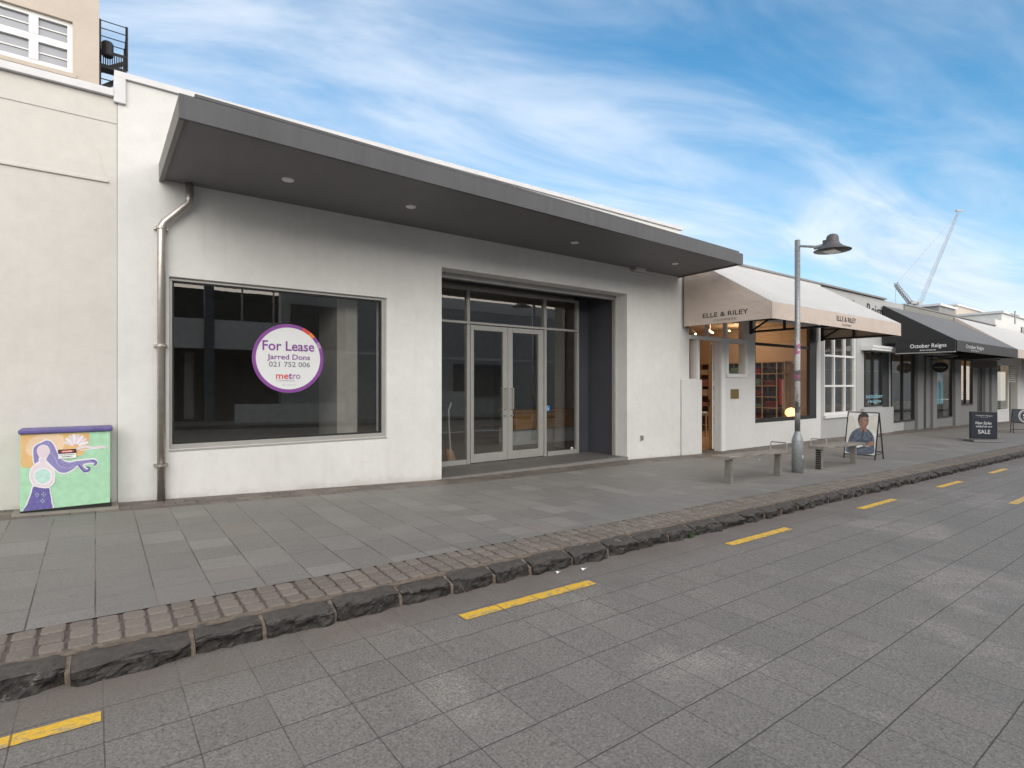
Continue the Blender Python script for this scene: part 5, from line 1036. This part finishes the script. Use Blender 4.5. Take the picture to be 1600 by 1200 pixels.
def ring_print(m, o, U, V, w_, h_):
    pts = [(w_*.55+math.cos(i*math.pi/16)*w_*.27, h_*.5+math.sin(i*math.pi/16)*w_*.27) for i in range(33)]; stroke(m, pts, .02, o, U, V, 0, .002, raw=True); pts = [(w_*.55+math.cos(i*math.pi/16)*w_*.21, h_*.5+math.sin(i*math.pi/16)*w_*.21) for i in range(33)]; stroke(m, pts, .008, o, U, V, 0, .002, raw=True); lettering(m, 'S', o+U*w_*.55+V*h_*.5, U, V, w_*.14, w_*.2, 0, depth=.002)
q0, q1 = (27.9, 5.35), (28.6, 4.85)
aframe((q0[0], q0[1], foot_z(*q0)), (q1[0], q1[1], foot_z(*q1)), (.55, .2, -.02), .92, 'pavement_sign', 'black A-frame with a white ring emblem at the right edge of the footpath', ring_print, [mt['wink']], mt['slate'], bottom=.42)

# ------------------------------------------------------------------ small things on the ground
def litter(px, py, on_road, sz_, label):
    r = ray(px, py); x_, y_ = 0, 0; t_ = 4.0
    for _ in range(20): zz_ = road_z(r[0]*t_) if on_road else foot_z(r[0]*t_, r[1]*t_); t_ = (zz_-HC)/r[2]
    x_, y_ = r[0]*t_, r[1]*t_; m = MB(); m.add([(x_-sz_, y_-sz_*.5, zz_+.006), (x_+sz_, y_-sz_*.4, zz_+.018), (x_+sz_*.8, y_+sz_*.5, zz_+.008), (x_-sz_*.7, y_+sz_*.4, zz_+.022), (x_, y_, zz_+.004)], [(0, 1, 4), (1, 2, 4), (2, 3, 4), (3, 0, 4)]); tag(m.build('paper_scrap', mt['wink'], solid=.001), label, 'litter')
litter(872, 896, True, .022, 'white paper scrap in the gutter, nearer the yellow dash'); litter(912, 891, True, .028, 'white curled paper scrap in the gutter just right of another scrap'); litter(1187, 719, False, .03, 'white scrap of litter under the left bench')
m = MB(); wx = X(1079, 3.50)
for i in range(26): a = random.uniform(0, 6.28); c = Vector((wx+random.uniform(-.05, .05), 3.485+random.uniform(-.01, .01), road_z(wx)+.001)); l = random.uniform(.04, .09); dx_ = Vector((math.cos(a)*.025, -abs(math.sin(a))*.02, l)); m.add([c-Vector((.004, 0, 0)), c+Vector((.004, 0, 0)), c+dx_], [(0, 1, 2)])
tag(m.build('weed_tuft', mt['leaf']), 'small green weed tuft growing at the foot of the kerb', 'weed')

# ------------------------------------------------------------------ OPPOSITE SIDE OF THE STREET (seen in the shop glass)
OPY = -9.0; VY = 2*GY-OPY
def ox(px): return X(px, VY)
def oz(px, py): return Z(px, py, VY)
op = thing('parking_building', (6, OPY, 0), 'white and dark parking building across the street, reflected in the display window', 'building')
z1a, z1b = oz(340, 545), oz(340, 499); zt3 = 6.2
m = MB(); m.wall(-14, 6.2, z1a, z1b, OPY-.3, OPY, []); m.wall(-14, 95, 5.6, zt3, OPY-.3, OPY-.01, []); m.build('spandrel', mt['white2'], op)
m = MB(); m.box(-14, 95, OPY-7, OPY-6.9, -.5, zt3); m.box(-14, 95, OPY-6.9, OPY-.31, z1b-.3, z1b-.1); m.build('dark_recess', M('dark recess', (.028, .028, .03), .8), op)
for px in (326,): m = MB(); m.box(ox(px)-.16, ox(px)+.16, OPY-.1, OPY+.15, -.5, 5.59); m.build('column', M('blue grey column', (.07, .09, .12), .6), op)
m = MB(); 
for i in range(34): xx = ox(458)+i*(ox(538)-ox(458))/33; m.box(xx-.018, xx+.018, OPY+.02, OPY+.08, oz(495, 545), oz(495, 478))
m.box(ox(455), ox(540), OPY-.02, OPY+.019, oz(495, 545), oz(495, 478), 1); m.build('louvre_screen', [M('louvre blade', (.13, .13, .135)), mt['black']], op)
m = MB(); m.box(ox(440), 95, OPY-.5, OPY-.03, -.5, 5.59); m.build('side_wall', mt['greywall'], op)
m = MB(); m.box(ox(540), 95, OPY-.029, OPY+.02, oz(560, 552)-.06, oz(560, 552)+.06); m.box(ox(600), ox(680), OPY-.029, OPY+.05, -.2, 2.4, 1); m.box(ox(740), ox(830), OPY-.029, OPY+.05, .8, 2.6, 1); m.build('ledge', [mt['wtrim'], mt['dark']], op)
lw = thing('low_wall', (6, -8, 0), 'low white boundary wall across the street, reflected in the display window', 'wall')
m = MB(); m.box(4.2, 8.4, -7.9, -7.7, -.4, .72); m.box(10.6, 16, -8.4, -8.2, -.4, 1.1); m.build('wall', mt['white2'], lw)
m = MB(); m.box(ox(306), ox(322), OPY-3.5, OPY-3.4, 0, z1a); m.build('lit_back_wall', mt['wtrim'], op)
for xx in (2.9+.0, 9.8): pass
m = MB(); m.box(ox(378)-.03, ox(378)+.03, OPY+.0, OPY+.04, z1b+.01, 5.58); m.box(ox(427)-.03, ox(427)+.03, OPY, OPY+.04, z1b+.01, 5.58); m.build('mullion', mt['alu'], op)

sc.render.engine = 'CYCLES'
